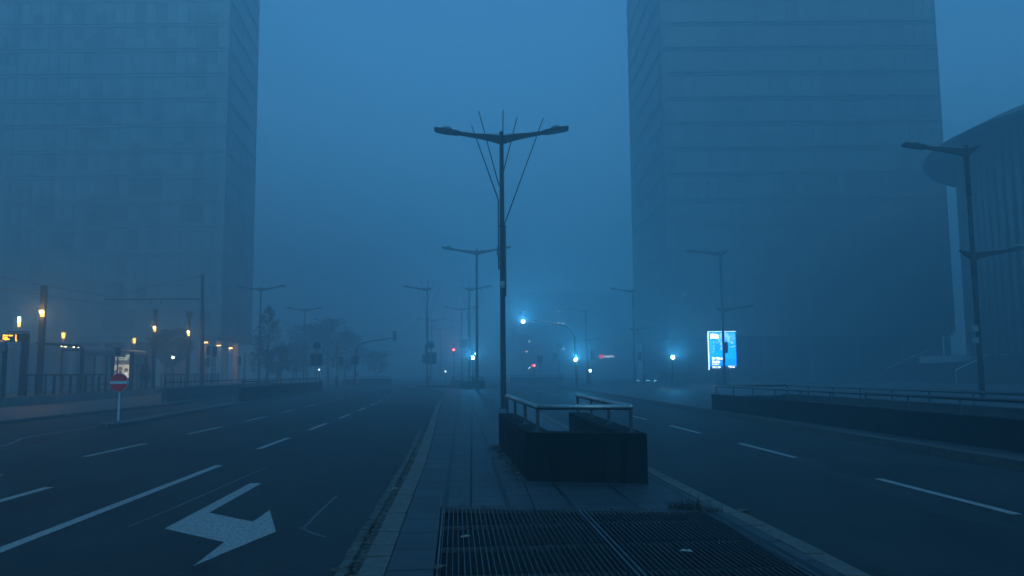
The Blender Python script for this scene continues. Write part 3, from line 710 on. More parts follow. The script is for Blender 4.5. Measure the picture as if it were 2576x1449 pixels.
back_signs('pair of back-facing signs at the far end of the left ramp parapet', 795, 982, 77, 870, 8.7, 781, 810.6, 889, 920.5)
back_signs('pair of back-facing signs on the median end beside the rod lamps', 1083.2, 973.4, 86, 868, 9.2, 1069.5, 1097.8, 886.5, 916.4)
# pedestrian-crossing sign and thin poles behind left ramp
p = W(695, 960, 88); z = W(695, 901, 88).z
t = thing('crossing_sign', 'square pedestrian crossing sign on a pale post right of the thin tree', 'road sign', (p.x, 88, .1))
mb = MB(); mb.tube([(p.x, 88, .1), (p.x, 88, z)], .06, 8); mb.build('post', GREY, t); mb = MB(); mb.box((p.x, 87.9, z), (.8, .03, .8)); mb.build('plate', mat('sign_blue', (.05, .10, .22), .5), t)
mb = MB(); mb.add([(p.x - .3, 87.87, z - .28), (p.x + .3, 87.87, z - .28), (p.x, 87.87, z + .28)], [(0, 1, 2)]); mb.build('triangle', WHITE, t)
mb = MB(); mb.tube([(p.x, 87.85, z + .08), (p.x - .02, 87.85, z - .06), (p.x - .12, 87.85, z - .24)], .03, 5); mb.tube([(p.x, 87.85, z - .06), (p.x + .12, 87.85, z - .24)], .03, 5); mb.build('walker_symbol', BLACK, t)
for px, y0, l in ((675, 902, 'thin pale post between the thin tree and the crossing sign'), (706, 918, 'short pale post right of the crossing sign'), (745.5, 916, 'short banded post behind the left ramp wall')):
    p = W(px, y0, 90); mb = MB(); mb.tube([(p.x, 90, .1), (p.x, 90, p.z)], .055, 8); o = mb.build('sign_post', GREY); tag(o, l, 'post')
# dark direction panel far right
p = W(1358, 904, 120); t = thing('direction_sign', 'dark panel sign on a thin post above the far right parapet', 'road sign', (p.x, 120, 0)); mb = MB(); mb.tube([(p.x, 120, 0), (p.x, 120, p.z + .5)], .05, 8); mb.build('post', GREY, t)
mb = MB(); mb.box((p.x, 119.9, p.z), (.85, .04, 1.1)); mb.build('panel', BLACK, t)

# ------------------------------------------------------------------ TRAM STOP (left)
PZ = .56
TD = (G(349.5, 979, .55) - G(7, 999, .55)); TD.z = 0; TD.normalize()       # platform direction
TN = Vector((-TD.y, TD.x, 0)); TN = TN if TN.x < 0 else -TN              # towards the tracks
E0 = W(0, 1001, 40.9); E0.z = 0
def edge(y): return E0 + TD * ((y - E0.y) / TD.y)
mb = MB(); A, B = edge(5), edge(118); k = TN * 4.6
mb.prism([A[:2], B[:2], (B + k)[:2], (A + k)[:2]], 0, PZ); o = mb.build('tram_platform', PAVE); o['kind'] = 'structure'
mb = MB(); s = 0; Pn = edge(12)
while s < 95:
    L = random.uniform(1.25, 1.6); a = Pn + TD * (s + .012); b = Pn + TD * (s + L - .012); w = TN * -.03
    mb.prism([a[:2], (a + w)[:2], (b + w)[:2], b[:2]], 0, PZ + random.uniform(-.004, .006), random.choice((0, 0, 1))); s += L
o = mb.build('platform_edge_wall', [mat('edge_stone', (.16, .16, .16), .8, var=.3, scale=3, bump=.2), mat('edge_stone_dark', (.11, .11, .115), .8, var=.3, scale=3, bump=.2)]); o['kind'] = 'structure'
mb = MB()
for d in (5.2, 6.6, 8.8, 10.2): a = edge(5) + TN * d; b = edge(118) + TN * d; mb.bar((a.x, a.y, .14), (b.x, b.y, .14), .08, .05)
o = mb.build('tram_tracks', mat('rail_steel', (.5, .5, .5), .25, 1.0)); o['kind'] = 'structure'

WARM = (1.0, .54, .15)
LWARM = emit('lamp_tube_lit', (1.0, .46, .07), 3); LHOT = emit('lamp_core_lit', (1.0, .72, .28), 9)
MG = 'tram stop lighting masts'
def mast(label, px, base, top, l0, l1, watts, wid=.27, Y_=None, cap=False):
    b = G(px, base, PZ) if Y_ is None else W(px, base, Y_); x, y = b.x, b.y; zt = W(px + 8, top, y).z; z0, z1 = W(px, l1, y).z, W(px, l0, y).z
    t = thing('lighting_mast', label, 'lamp post', (x, y, PZ), MG)
    mb = MB(); mb.box((x, y, (PZ + z0) / 2), (wid, wid, z0 - PZ)); mb.build('lower_pole', BLACK, t)
    mb = MB(); mb.box((x, y, (z1 + zt) / 2), (wid, wid, zt - z1)); mb.build('upper_pole', BLACK, t)
    mb = MB(); mb.box((x, y + wid * .2, (z0 + z1) / 2), (wid * .9, wid * .45, z1 - z0)); mb.build('core', BLACK, t)
    mb = MB(); mb.box((x + .02, y - wid * .28, (z0 + z1) / 2 - .02), (wid * .62, wid * .4, (z1 - z0) * .96)); mb.build('light_tube', LWARM, t)
    mb = MB(); mb.tube([(x, y - wid * .5, z1 - (z1 - z0) * .42), (x, y - wid * .5, z1 + .02)], wid * .42, 10); mb.build('light_core', LHOT, t)
    lamp('mast_glow', (x, y - wid * 1.2, z1 - .1), WARM, watts, .12, t)
    if cap: mb = MB(); mb.box((x, y, zt - .25), (wid * 1.7, wid * 1.7, .5)); mb.build('top_box', BLACK, t)
    return t
mast('nearest dark square mast with bright yellow lamp on the tram platform', 97.5, 993.3, 718, 782, 797, 110, .28)
mast('second dark mast with yellow lamp just beyond the waiting people', 384.5, 977.5, 778, 822, 834, 46, .24)
mast('mast with boxed top and yellow lamp beside the tall catenary mast', 470.5, 973, 783.6, 833, 845, 50, .24, Y_=69, cap=True)
LGp = 'glowing lanterns beyond the tram shelter'
def lantern(label, px, y0, y1, Y_, watts):
    a, b = W(px, y1, Y_), W(px, y0, Y_); t = thing('lantern', label, 'lamp', (a.x, Y_, PZ), LGp); h = b.z - a.z
    mb = MB(); mb.tube([(a.x, Y_, PZ), (a.x, Y_, a.z)], .045, 8); mb.build('pole', GREY, t)
    mb = MB(); mb.tube([(a.x, Y_, a.z), (a.x, Y_, b.z)], [.10, .13], 12); mb.build('glass', LWARM, t); mb = MB(); mb.tube([(a.x, Y_, b.z), (a.x, Y_, b.z + .04)], .15, 12); mb.build('cap', BLACK, t)
    lamp('lantern_glow', (a.x, Y_ - .3, (a.z + b.z) / 2), WARM, watts, .12, t)
lantern('yellow lantern rising above the near end of the shelter roof', 159.4, 837, 851, 62, 34)
lantern('orange lantern on a thin pole above the far end of the shelter roof', 337.7, 851, 863.6, 74, 16)
lantern('warm lantern below the blue-white one at the far left', 47.7, 810, 822, 66, 24)
p = W(48, 804.5, 66); t = thing('beacon_lamp', 'blue-white capsule lamp above the warm lantern at the far left', 'lamp', (p.x, 66, p.z - .25))
mb = MB(); mb.tube([p - Vector((0, 0, .22)), p + Vector((0, 0, .22))], .1, 10); mb.build('glass', emit('beacon_lit', (.35, .75, 1), 40), t); mb = MB(); mb.tube([p + Vector((0, 0, .22)), p + Vector((0, 0, .9))], .03, 6); mb.build('stem', BLACK, t); lamp('beacon_glow', p + Vector((0, -.3, 0)), (.2, .6, 1), 32, .1, t)
p = W(164.4, 869, 70); t = thing('lantern', 'tiny warm lamp under the shelter roof near end', 'lamp', (p.x, 70, PZ), LGp); mb = MB(); mb.tube([p, p - Vector((0, 0, .12))], .09, 8); mb.build('glass', LHOT, t); mb = MB(); mb.tube([(p.x, 70, PZ), p], .04, 6); mb.build('pole', GREY, t)

GLASS = bpy.data.materials.new('shelter_glass'); GLASS.use_nodes = True
_n = GLASS.node_tree; _n.nodes.clear(); _o = _n.nodes.new('ShaderNodeOutputMaterial'); _m = _n.nodes.new('ShaderNodeMixShader'); _t = _n.nodes.new('ShaderNodeBsdfTransparent'); _g = _n.nodes.new('ShaderNodeBsdfGlossy')
_t.inputs[0].default_value = (.82, .85, .86, 1); _g.inputs['Roughness'].default_value = .08; _m.inputs[0].default_value = .03
_n.links.new(_t.outputs[0], _m.inputs[1]); _n.links.new(_g.outputs[0], _m.inputs[2]); _n.links.new(_m.outputs[0], _o.inputs[0])
ROOF = mat('shelter_roof', (.20, .205, .21), .5, .1, var=.2, scale=3)
SPOT = emit('downlight_lit', (1, .8, .55), 22)
def shelter(label, base, L, nb):
    t = thing('tram_shelter', label, 'tram shelter', (base.x, base.y, PZ), 'tram shelters on the platform')
    def at(s, n, z): return base + TD * s + TN * n + Vector((0, 0, z - base.z))
    zt = PZ + 3.05
    prof = [(-.05, zt - .62), (-.07, zt - .35), (-.02, zt - .14), (.12, zt - .03), (.32, zt + .0), (2.75, zt + .17), (2.75, zt + .06), (.34, zt - .12), (.16, zt - .16), (.08, zt - .25), (.05, zt - .4), (.05, zt - .62)]
    npan = nb
    for k in range(npan):
        mb = MB(); s0 = .12 + (L - .24) * k / npan + .02; s1 = .12 + (L - .24) * (k + 1) / npan - .02
        mb.loft([[at(s, n, z) for n, z in prof] for s in (s0, s1)]); mb.build('roof_panel', ROOF, t, smooth=False)
    for s in (0, L):
        mb = MB(); pr = [(-.08, PZ), (-.08, zt - .35), (-.03, zt - .12), (.1, zt), (.32, zt + .04), (2.85, zt + .21), (2.85, zt + .07), (.36, zt - .12), (.14, zt - .2), (.08, zt - .4), (.08, PZ)]
        mb.loft([[at(s + d, n, z) for n, z in pr] for d in (-.08, .08)])
        # wide posts need the concave outline split: post + arm
        mb = MB(); mb.loft([[at(s + d, n, z) for n, z in ((-.08, PZ), (.1, PZ), (.1, zt - .3), (-.08, zt - .3))] for d in (-.08, .08)])
        mb.loft([[at(s + d, n, z) for n, z in ((-.08, zt - .3), (.1, zt - .3), (.2, zt - .14), (.02, zt - .06))] for d in (-.08, .08)])
        mb.loft([[at(s + d, n, z) for n, z in ((.02, zt - .06), (.2, zt - .14), (2.85, zt + .09), (2.85, zt + .21), (.3, zt + .05))] for d in (-.08, .08)])
        mb.build('end_frame', BLACK, t)
        mb = MB(); a = at(s, 1.25, PZ); b = at(s, 1.25, zt - .35); mb.bar(a, b, .07, .07); mb.bar(at(s, .05, zt - .32), at(s, 1.28, zt - .32), .06, .1); mb.bar(at(s, .05, PZ + .5), at(s, 1.25, PZ + .5), .05, .05); mb.build('side_frame', BLACK, t)
        mb = MB(); mb.add([at(s, .08, PZ + .1), at(s, 1.22, PZ + .1), at(s, 1.22, zt - .38), at(s, .08, zt - .38)], [(0, 1, 2, 3)]); mb.build('side_glass', GLASS, t)
    for k in range(1, npan):
        s = L * k / npan; mb = MB(); mb.bar(at(s, 0, PZ), at(s, 0, zt - .6), .07, .07); mb.build('post', STEELD, t)
    for k in range(npan):
        s0 = L * k / npan + .06; s1 = L * (k + 1) / npan - .06; mb = MB(); mb.add([at(s0, 0, PZ + .15), at(s1, 0, PZ + .15), at(s1, 0, zt - .62), at(s0, 0, zt - .62)], [(0, 1, 2, 3)]); mb.build('rear_glass', GLASS, t)
    for k, (s, z) in enumerate(((L * .18, .5), (L * .36, .5), (L * .52, .95))):
        mb = MB(); a, b = at(s, .45, PZ + z), at(s + 1.5, .45, PZ + z); mb.bar(a, b, .36 if z < .9 else .08, .06); mb.bar(at(s + .2, .2, PZ), at(s + .2, .2, PZ + z), .05, .05); mb.bar(at(s + 1.3, .2, PZ), at(s + 1.3, .2, PZ + z), .05, .05)
        mb.bar(at(s + .2, .05, PZ + z - .02), at(s + .2, .5, PZ + z - .02), .04, .04); mb.bar(at(s + 1.3, .05, PZ + z - .02), at(s + 1.3, .5, PZ + z - .02), .04, .04)
        mb.build('bench' if z < .9 else 'leaning_rail', BLACK, t)
    for s, n in ((.35, 2.35), (.5, 1.5), (.9, 1.4), (.5, .75), (.9, .6)):
        mb = MB(); c = at(s, n, zt - .12 + .09 * (n - .3) ); mb.tube([c, c - Vector((0, 0, .03))], .045, 8); mb.build('downlight', SPOT, t)
    return t, at, zt
sb = G(203, 988.5, PZ); sb.z = PZ
SL = (G(349.5, 979, PZ) - sb).length
sh, sat, szt = shelter('tram shelter with rounded roof edge and name board behind the no-entry sign', sb, SL, 6)
sb2 = G(7, 999, PZ); sh2, _, _ = shelter('near tram shelter cut off by the left edge of the photo', sb2 - TD * 12.2, 12.2, 6)
# stop-name board hung from the roof
yb = (sat(SL * .48, 0, 0)).y
p0, p1 = W(264, 894, yb), W(308, 875, yb); cx, cz, w, h = (p0.x + p1.x) / 2, (p0.z + p1.z) / 2, p1.x - p0.x, p1.z - p0.z
nb = thing('name_board', 'dark tram stop name board hung from the shelter roof edge', 'sign', (cx, yb - .25, cz - h / 2))
mb = MB(); mb.box((cx, yb - .25, cz), (w, .14, h)); mb.build('board', mat('board_blue', (.008, .012, .020), .5), nb)
text('lettering', 'Philharmonie - Mudam', .17, (cx - w * .44, yb - .335, cz - .06), mat('dim_lettering', (.12, .13, .14), .6), nb)
# lit advertising poster
ya = sat(SL * .62, .2, 0).y
p0, p1 = W(287, 951, ya), W(327, 891, ya); w, h = p1.x - p0.x, p1.z - p0.z; cx = (p0.x + p1.x) / 2
ad = thing('advert_display', 'backlit advertising poster standing inside the tram shelter', 'poster', (cx, ya, PZ))
mb = MB(); mb.box((p0.x - .12, ya + .06, (PZ + p1.z + .2) / 2), (.24, .22, p1.z - PZ + .2)); mb.box((p1.x + .12, ya + .06, (PZ + p1.z + .2) / 2), (.24, .22, p1.z - PZ + .2)); mb.box((cx, ya + .06, (p0.z + PZ) / 2), (w - .02, .2, p0.z - PZ)); mb.build('case', BLACK, ad)
mb = MB(); mb.box((cx, ya + .02, p0.z + h * .78), (w, .06, h * .44)); mb.build('upper_panel', emit_lit('ad_dark', (.16, .17, .15), .55), ad)
mb = MB(); mb.box((cx, ya + .02, p0.z + h * .28), (w, .06, h * .56)); mb.build('picture_panel', emit_lit('ad_pale', (.62, .56, .42), .8), ad)
adt = emit('ad_text', (.75, .8, .62), .9)
for i, s_ in enumerate(('QUELLES', 'AIDES FINANCIERES DU FR', 'AVEZ-VOUS DROIT ?')): text('lettering', s_, .17, (p0.x + .05 + (w * .48 if i == 0 else 0), ya - .02, p0.z + h * (.92 - .085 * i)), adt, ad, sx=.62 if i else .8)
SK = [emit('ad_skin', (.45, .33, .22), .5), emit('ad_hair', (.06, .045, .03), .5), emit('ad_cloth', (.16, .15, .13), .5), emit('ad_white', (.8, .78, .7), .8)]
for i, (fx, fz, cl) in enumerate(((.12, .22, 3), (.40, .36, 2), (.80, .30, 3))):
    c = Vector((p0.x + w * fx, 0, p0.z + h * fz))
    mb = MB(); mb.tube([(c.x, ya - .012, c.z + .04), (c.x, ya - .016, c.z + .04)], .15, 14); mb.build('pictured_hair', SK[1], ad)
    mb = MB(); mb.tube([(c.x + .01, ya - .018, c.z), (c.x + .01, ya - .022, c.z)], .105, 14); mb.build('pictured_face', SK[0], ad)
    mb = MB(); mb.prism([(c.x - .2, 0), (c.x + .2, 0), (c.x + .1, 1), (c.x - .1, 1)], 0, .004); mb.v = [Vector((v.x, ya - .012 - v.z, p0.z + (c.z - .1 - p0.z) * v.y)) for v in mb.v]; mb.build('pictured_clothes', SK[cl], ad)
lamp('advert_glow', (cx, ya - .6, p0.z + h * .5), (1, .85, .6), 4, .4, ad)
# departures display
dp = G(55, 996, PZ); y = dp.y; p0, p1 = W(10, 860, y), W(57, 840, y)
t = thing('departures_display', 'tram departures display with amber text on a thick dark post', 'display', (dp.x, y, PZ))
zt = W(64, 838.5, y).z; xm = W(63, 838, y).x
mb = MB(); mb.bar((dp.x - .02, y, PZ), (dp.x + .06, y, zt), .26, .3); mb.build('post', BLACK, t)
mb = MB(); mb.box(((p0.x + dp.x + .15) / 2, y - .1, (p0.z + p1.z) / 2), (dp.x + .15 - p0.x, .36, p1.z - p0.z)); mb.build('cabinet', BLACK, t)
mb = MB(); mb.box(((p0.x + dp.x + .15) / 2 + .2, y - .05, p1.z + .12), (dp.x - p0.x - .2, .6, .04)); mb.build('hood', BLACK, t)
AMB = emit('amber_text', (1.0, .40, .015), 4.5)
for i, (a, b) in enumerate((('T1 Findel - Airport', '2'), ('T1 Lycee', '5'), ('T1 Kirchberg', '8'), ('Remise', '11'))):
    z = p1.z - .13 - i * .1; text('lettering', a, .115, (p0.x + .1, y - .30, z), AMB, t, bold=.004, sx=.62); text('lettering', b, .115, (p1.x - .22, y - .30, z), AMB, t, bold=.004)
# platform railings
RG = 'platform railings'
def railing(label, a, b, thick):
    t = thing('platform_railing', label, 'railing', (a.x, a.y, PZ), RG); L = (b - a).length; n = max(2, round(L / 1.15)); zt = PZ + 1.16
    mb = MB(); mb.bar((a.x, a.y, zt), (b.x, b.y, zt), .09, .08); mb.build('top_rail', BLACK, t)
    for z in (.3, .62, .9): mb = MB(); mb.tube([(a.x, a.y, PZ + z), (b.x, b.y, PZ + z)], .008, 5); mb.build('wire', STEELD, t)
    for k in range(n + 1):
        p = a.lerp(b, k / n); w = .16 if (k % 2 == thick) else .07; mb = MB(); mb.box((p.x, p.y, PZ + .58), (w, .06, 1.12), RD + R(5)); mb.build('post', BLACK, t)
e_ = edge(43.96) + TN * .15; f_ = edge(55.0) + TN * .15; railing('dark platform railing left of the tram shelter', e_, f_, 1)
e_ = edge(67.0) + TN * .15; f_ = edge(86) + TN * .15; railing('dark platform railing right of the waiting people', e_, f_, 1)
# tall info totems beyond the left platform
for px, y0, y1, w, l in ((20, 876, 993, .5, 'tall grey information totem beyond the departures display'), (49.5, 881, 975, .75, 'wide pale information panel behind the departures display post')):
    a, b = W(px, y1 - 15, 60), W(px, y0, 60); mb = MB(); mb.box((a.x, 60, (PZ + b.z) / 2), (w, .2, b.z - PZ)); t = mb.build('information_totem', GREY); tag(t, l, 'totem')

# two waiting people
def person(label, px, head_y, facing, seed):
    y = 64.0 + (seed % 2) * .4; b = W(px, 977, y); x = b.x; zh = 1.82; s = 1.06
    t = thing('person', label, 'person', (x, y, PZ), 'people waiting on the platform')
    me = bpy.data.meshes.new('body'); J = {}
    V = [(0, 0, .95), (0, 0, 1.2), (0, 0, 1.42), (0, -.01, 1.55), (0, -.03, 1.68), (0, -.03, 1.78), (.1, 0, .9), (.11, 0, .48), (.11, 0, .08), (.12, -.12, .04), (-.1, 0, .9), (-.11, -.02, .48), (-.11, 0, .08), (-.12, -.12, .04),
         (.19, 0, 1.42), (.25, .02, 1.15), (.2, -.12, .98), (.17, -.2, .95), (-.19, 0, 1.42), (-.25, .02, 1.15), (-.2, -.12, .98), (-.17, -.2, .95)]
    Ed = [(0, 1), (1, 2), (2, 3), (3, 4), (4, 5), (0, 6), (6, 7), (7, 8), (8, 9), (0, 10), (10, 11), (11, 12), (12, 13), (2, 14), (14, 15), (15, 16), (16, 17), (2, 18), (18, 19), (19, 20), (20, 21)]
    Rr = [.15, .14, .13, .055, .1, .085, .09, .06, .045, .04, .09, .06, .045, .04, .07, .05, .04, .035, .07, .05, .04, .035]
    M = Matrix.Rotation(facing, 3, 'Z'); me.from_pydata([M @ Vector(v) * s for v in V], Ed, []); o = bpy.data.objects.new('body', me); COL.objects.link(o); o.parent = t
    mo = o.modifiers.new('skin', 'SKIN'); 
    if not me.skin_vertices: me.attributes.new('skin', 'FLOAT', 'POINT')
    for i, r in enumerate(Rr): me.skin_vertices[0].data[i].radius = (r, r)
    me.skin_vertices[0].data[0].use_root = True
    o.modifiers.new('sub', 'SUBSURF').render_levels = 2; me.materials.append(mat('dark_trousers', (.012, .012, .014), .9))
    mb = MB(); rings = []
    for z, rx, ry in ((.62, .25, .19), (.95, .235, .18), (1.2, .215, .16), (1.42, .235, .15), (1.5, .14, .11), (1.56, .08, .08)):
        rings.append([Vector((x, y, PZ)) + M @ Vector((math.cos(a) * rx, math.sin(a) * ry, z)) * s for a in [i * math.pi / 7 for i in range(14)]])
    mb.loft(rings); mb.build('coat', mat('dark_coat_%d' % seed, (.014, .015, .018) if seed % 2 else (.02, .018, .018), .9, var=.3, scale=8), t, smooth=True)
    mb = MB(); c = Vector((x, y, PZ)) + M @ Vector((0, .0, 1.72)) * s
    mb.loft([[c + Vector((math.cos(a) * .115 * k, math.sin(a) * .125 * k, z)) for a in [i * math.pi / 6 for i in range(12)]] for k, z in ((.9, -.06), (1.02, .03), (.9, .11), (.5, .16), (.1, .175))]); mb.build('hair', mat('dark_hair', (.01, .009, .008), .8), t, smooth=True)
    mb = MB(); c = Vector((x, y, PZ)) + M @ Vector((.0, .22, 1.2)) * s; mb.box(c, (.3, .16, .42), facing); 
    if seed % 2: mb.build('backpack', mat('black_bag', (.01, .01, .011), .85), t)
person('person in a dark coat standing right at the shelter end', 369.5, 904, R(70), 1)
person('person in a long dark coat close behind, next to the shelter frame', 355.5, 912, R(-60), 2)

# catenary
cm = W(505, 980, 69); ct = W(509.5, 691, 69); t = thing('catenary_mast', 'tallest slender catenary mast with a long horizontal arm to the left', 'mast', (cm.x, 69, PZ))
mb = MB(); mb.tube([(cm.x + .1, 69, PZ), (ct.x, 69, ct.z)], [.19, .13], 10); mb.build('mast', POLE, t)
a, b = W(508, 751.6, 69), W(262.5, 753.5, 69); mb = MB(); mb.tube([a, b], .05, 8); mb.build('bracket_arm', POLE, t)
for k in (.04, .42, .52): q = a.lerp(b, k) ; mb = MB(); mb.tube([q, q + Vector((0, 0, -.35))], .04, 6); mb.build('insulator', POLE, t)
mb = MB(); mb.tube([W(507, 694, 69), W(400, 716, 69.0), W(285, 748, 69.0)], .014, 5); mb.tube([W(507, 695, 69), W(420, 728, 69), W(380, 752, 69)], .014, 5); mb.build('stay_wire', POLE, t)
def wire(label, pts):
    mb = MB(); mb.tube(pts, .016, 5); o = mb.build('overhead_wire', BLACK); tag(o, label, 'wire', 'overhead tram wires')
wire('upper overhead tram wire sloping down from the left edge', [W(-260, 640, 34), W(0, 696, 45), W(115, 719.6, 52), W(285, 748, 69)])
wire('lower overhead tram wire crossing below the upper one', [W(-260, 682, 34), W(0, 724, 45), W(158, 749.7, 56), W(275, 765.5, 69), W(330, 782, 90)])

# ------------------------------------------------------------------ BUILDINGS
GLL = panes('office_glass_left', (.14, .145, .15), (.25, .255, .26), 1.45, 3.74, rough=.4, metal=.08)
GLR = panes('office_glass_right', (.08, .082, .085), (.115, .117, .12), 1.5, 3.7, rough=.4, metal=.08)
def office(label, corner, front_dir, front_len, side_dir, side_len, z_first, fh, nfl, bandm, glass, mull, gf_h, fins=.3, bay=1.45):
    c = Vector((corner[0], corner[1], 0)); t = thing('office_building', label, 'building', (c.x, c.y, 0), 'office blocks fading into fog')
    fd = Vector((*front_dir, 0)).normalized(); sd = Vector((*side_dir, 0)).normalized()
    far_c = c + fd * front_len + sd * side_len
    topz = z_first + fh * nfl
    P = [c, c + fd * front_len, far_c, c + sd * side_len]
    for k in range(nfl):                     # each storey: ribbon of glazing and the slab below it
        z0 = z_first + k * fh
        mb = MB(); mb.prism([p[:2] for p in P], z0 + .62, z0 + fh - .001); mb.build('storey_glazing', glass, t)
        mb = MB(); o = .13; cc = (fd + sd)
        Q = [c - fd * o - sd * o, c + fd * (front_len + o) - sd * o, far_c + fd * o + sd * o, c + sd * (side_len + o) - fd * o]
        mb.prism([p[:2] for p in Q], z0, z0 + .16); mb.prism([p[:2] for p in Q], z0 + .46, z0 + .619)
        mb.prism([p[:2] for p in P], z0 + .161, z0 + .459); mb.build('floor_band', bandm, t)
        mb = MB()
        for d, n_, L in ((fd, -sd, front_len), (sd, -fd, side_len)):
            nb = int(L / bay)
            for i in range(nb + 1):
                q = c + d * (L * i / nb) + n_ * .03; wd = .07 if i % 2 else .11
                mb.box((q.x, q.y, z0 + .62 + (fh - .62) / 2), (wd, .06, fh - .63), math.atan2(d.y, d.x))
        mb.build('mullions', mull, t)
    q = c; mb = MB(); mb.box((q.x + fd.x * .3 + sd.x * .3, q.y + fd.y * .3 + sd.y * .3, (z_first + topz) / 2), (.8, .8, topz - z_first)); mb.build('corner_pier', bandm, t)
    mb = MB(); mb.prism([p[:2] for p in P], topz, topz + 1.0); mb.build('roof', bandm, t)
    return t, c, fd, sd
BANDL = mat('pale_band', (.28, .28, .275), .6, var=.1, scale=2); MULL = mat('grey_mullion', (.22, .225, .23), .5, .3)
ob, oc, ofd, osd = office('pale banded glass office block with lit colonnade behind the tram stop', (-39.4, 110), (-1, .0), 62, (-.10, 1), 19, 6.85, 3.62, 17, BANDL, GLL, MULL, 6.8)
# its colonnade
colm = mat('pale_column', (.36, .34, .31), .7, var=.1, scale=2)
mb = MB(); inset = 6.0
mb.prism([(-45.5, 116), (-101, 116), (-101, 128), (-47.5, 128)], 0, 6.2); mb.build('recessed_wall', mat('recess_wall', (.12, .11, .10), .6, var=.3, scale=1.5), ob)
mb = MB(); mb.prism([(-39.7, 110.2), (-101, 110.2), (-101, 129), (-41.4, 129)], 6.2, 6.84); mb.build('soffit', BANDL, ob)
for px in (401, 488, 533, 565, 594): 
    Yc = {401: 110.8, 488: 110.8, 533: 110.8, 565: 113.5, 594: 121}[px]; q = W(px, 930, Yc); w = .75 if px != 488 else 1.0
    mb = MB(); mb.box((q.x, Yc, 3.1), (w, w, 6.2)); mb.build('column', colm, ob)
for px in (-60, 20, 100, 180, 250, 320): q = W(px, 930, 110.8); mb = MB(); mb.box((q.x, 110.8, 3.1), (.7, .7, 6.2)); mb.build('column', colm, ob)
mb = MB()
for k in range(40): mb.box((-100 + k * 1.4, 115.9, 3.1), (.08, .1, 6.1))
mb.build('glazing_bars', GREY, ob)
SOFF = emit('soffit_lit', (1, .55, .14), 12)
for px, py, Yc, wt in ((516.8, 861.6, 111.5, 110), (495, 873.9, 115, 110), (549.7, 869, 112.5, 110), (526, 880.4, 118, 18), (579, 876, 117, 110)):
    q = W(px, py, Yc); q.z = 6.17; d = ray(px, py); tt = (6.17 - CH) / d.z; q = Vector((d.x * tt, d.y * tt, 6.17))
    if not 108 < q.y < 128: q = W(px, py, Yc)
    mb = MB(); mb.box(q, (.5, .3, .16)); mb.build('soffit_lamp', SOFF, ob); lamp('soffit_glow', q - Vector((0, .2, .35)), (1, .5, .2), wt, .1, ob)

BANDR = mat('dark_band', (.10, .102, .105), .6, var=.1, scale=2); MULR = mat('dark_mullion', (.09, .092, .095), .5, .3)
ob2, *_ = office('large dark office block on the right fading upward into fog', (21.6, 112), (1, 0), 39.2, (-.02, 1), 28, 6.7, 3.66, 17, BANDR, GLR, MULR, 6.6, bay=1.5)
mb = MB(); mb.prism([(22.4, 113), (59.5, 113), (59.5, 139), (22.0, 139)], 0, 6.2); mb.build('ground_floor', mat('dark_ground_floor', (.035, .037, .04), .3, var=.4, scale=.5), ob2)
mb = MB(); mb.prism([(21.3, 111.7), (60.4, 111.7), (60.8, 140), (20.9, 140)], 6.2, 6.69); mb.build('fascia', BANDR, ob2)
for k in range(7): mb = MB(); mb.box((22.0 + k * 6.3, 112.3, 3.1), (.6, .6, 6.2)); mb.build('column', BANDR, ob2)
STRIPL = emit('strip_lit', (.2, .75, .95), 1.6)
for i, (px, w) in enumerate(((1604.8, .8), (1629.5, 1.1), (1648, .8))):
    q = W(px, 946.6, 103); mb = MB(); mb.box((q.x, 103, .45), (w * .5, .12, .07)); t = thing('light_strip', ('short pale cyan light strip left of the lone plaza signal', 'longest pale cyan light strip low on the plaza', 'bright cyan light strip nearest the lone plaza signal')[i], 'light', (q.x, 103, .15)); mb.build('strip', STRIPL, t); mb = MB(); mb.box((q.x, 103.1, .28), (w * .5, .2, .26)); mb.build('step_block', CONC, t)
# far office behind the right carriageway
fo, *_ = office('far office block lost in fog behind the overhead green signal', (2.6, 228), (1, 0), 33, (-.02, 1), 20, 5, 3.6, 5, BANDL, GLL, MULL, 5)
mb = MB(); mb.prism([(3, 228.5), (35, 228.5), (35, 247), (2.8, 247)], 0, 5); mb.build('ground_floor', BANDL, fo)
WIN = emit('far_window_lit', (.95, .92, .8), 5)
for px, py in ((1331.6, 858.4), (1325, 883.9), (1418.4, 877.3), (1380.8, 811.4), (1405, 812.5), (1416, 813.3), (1408, 784)):
    q = W(px, py, 227.6); mb = MB(); mb.box(q, (.5, .1, .24)); mb.build('lit_window_lamp', WIN, fo)
# red and white company sign
q = W(1513, 896.6, 226); t = thing('company_sign', 'small lit sign with red blob and white word on far office', 'sign', (q.x, 226, q.z)); r = .58
mb = MB(); mb.loft([[Vector((q.x + math.cos(a) * r * (1 + .12 * math.sin(3 * a)), y, q.z + math.sin(a) * r * 1.1)) for a in [i * math.pi / 9 for i in range(18)]] for y in (226, 225.9)]); mb.build('red_mark', emit('sign_red_lit', (1, .03, .09), 3.5), t)
text('lettering', 'encevo', .92, (q.x + .7, 225.9, q.z - .26), emit('sign_white_lit', (.8, .95, 1), 5), t, bold=.03)

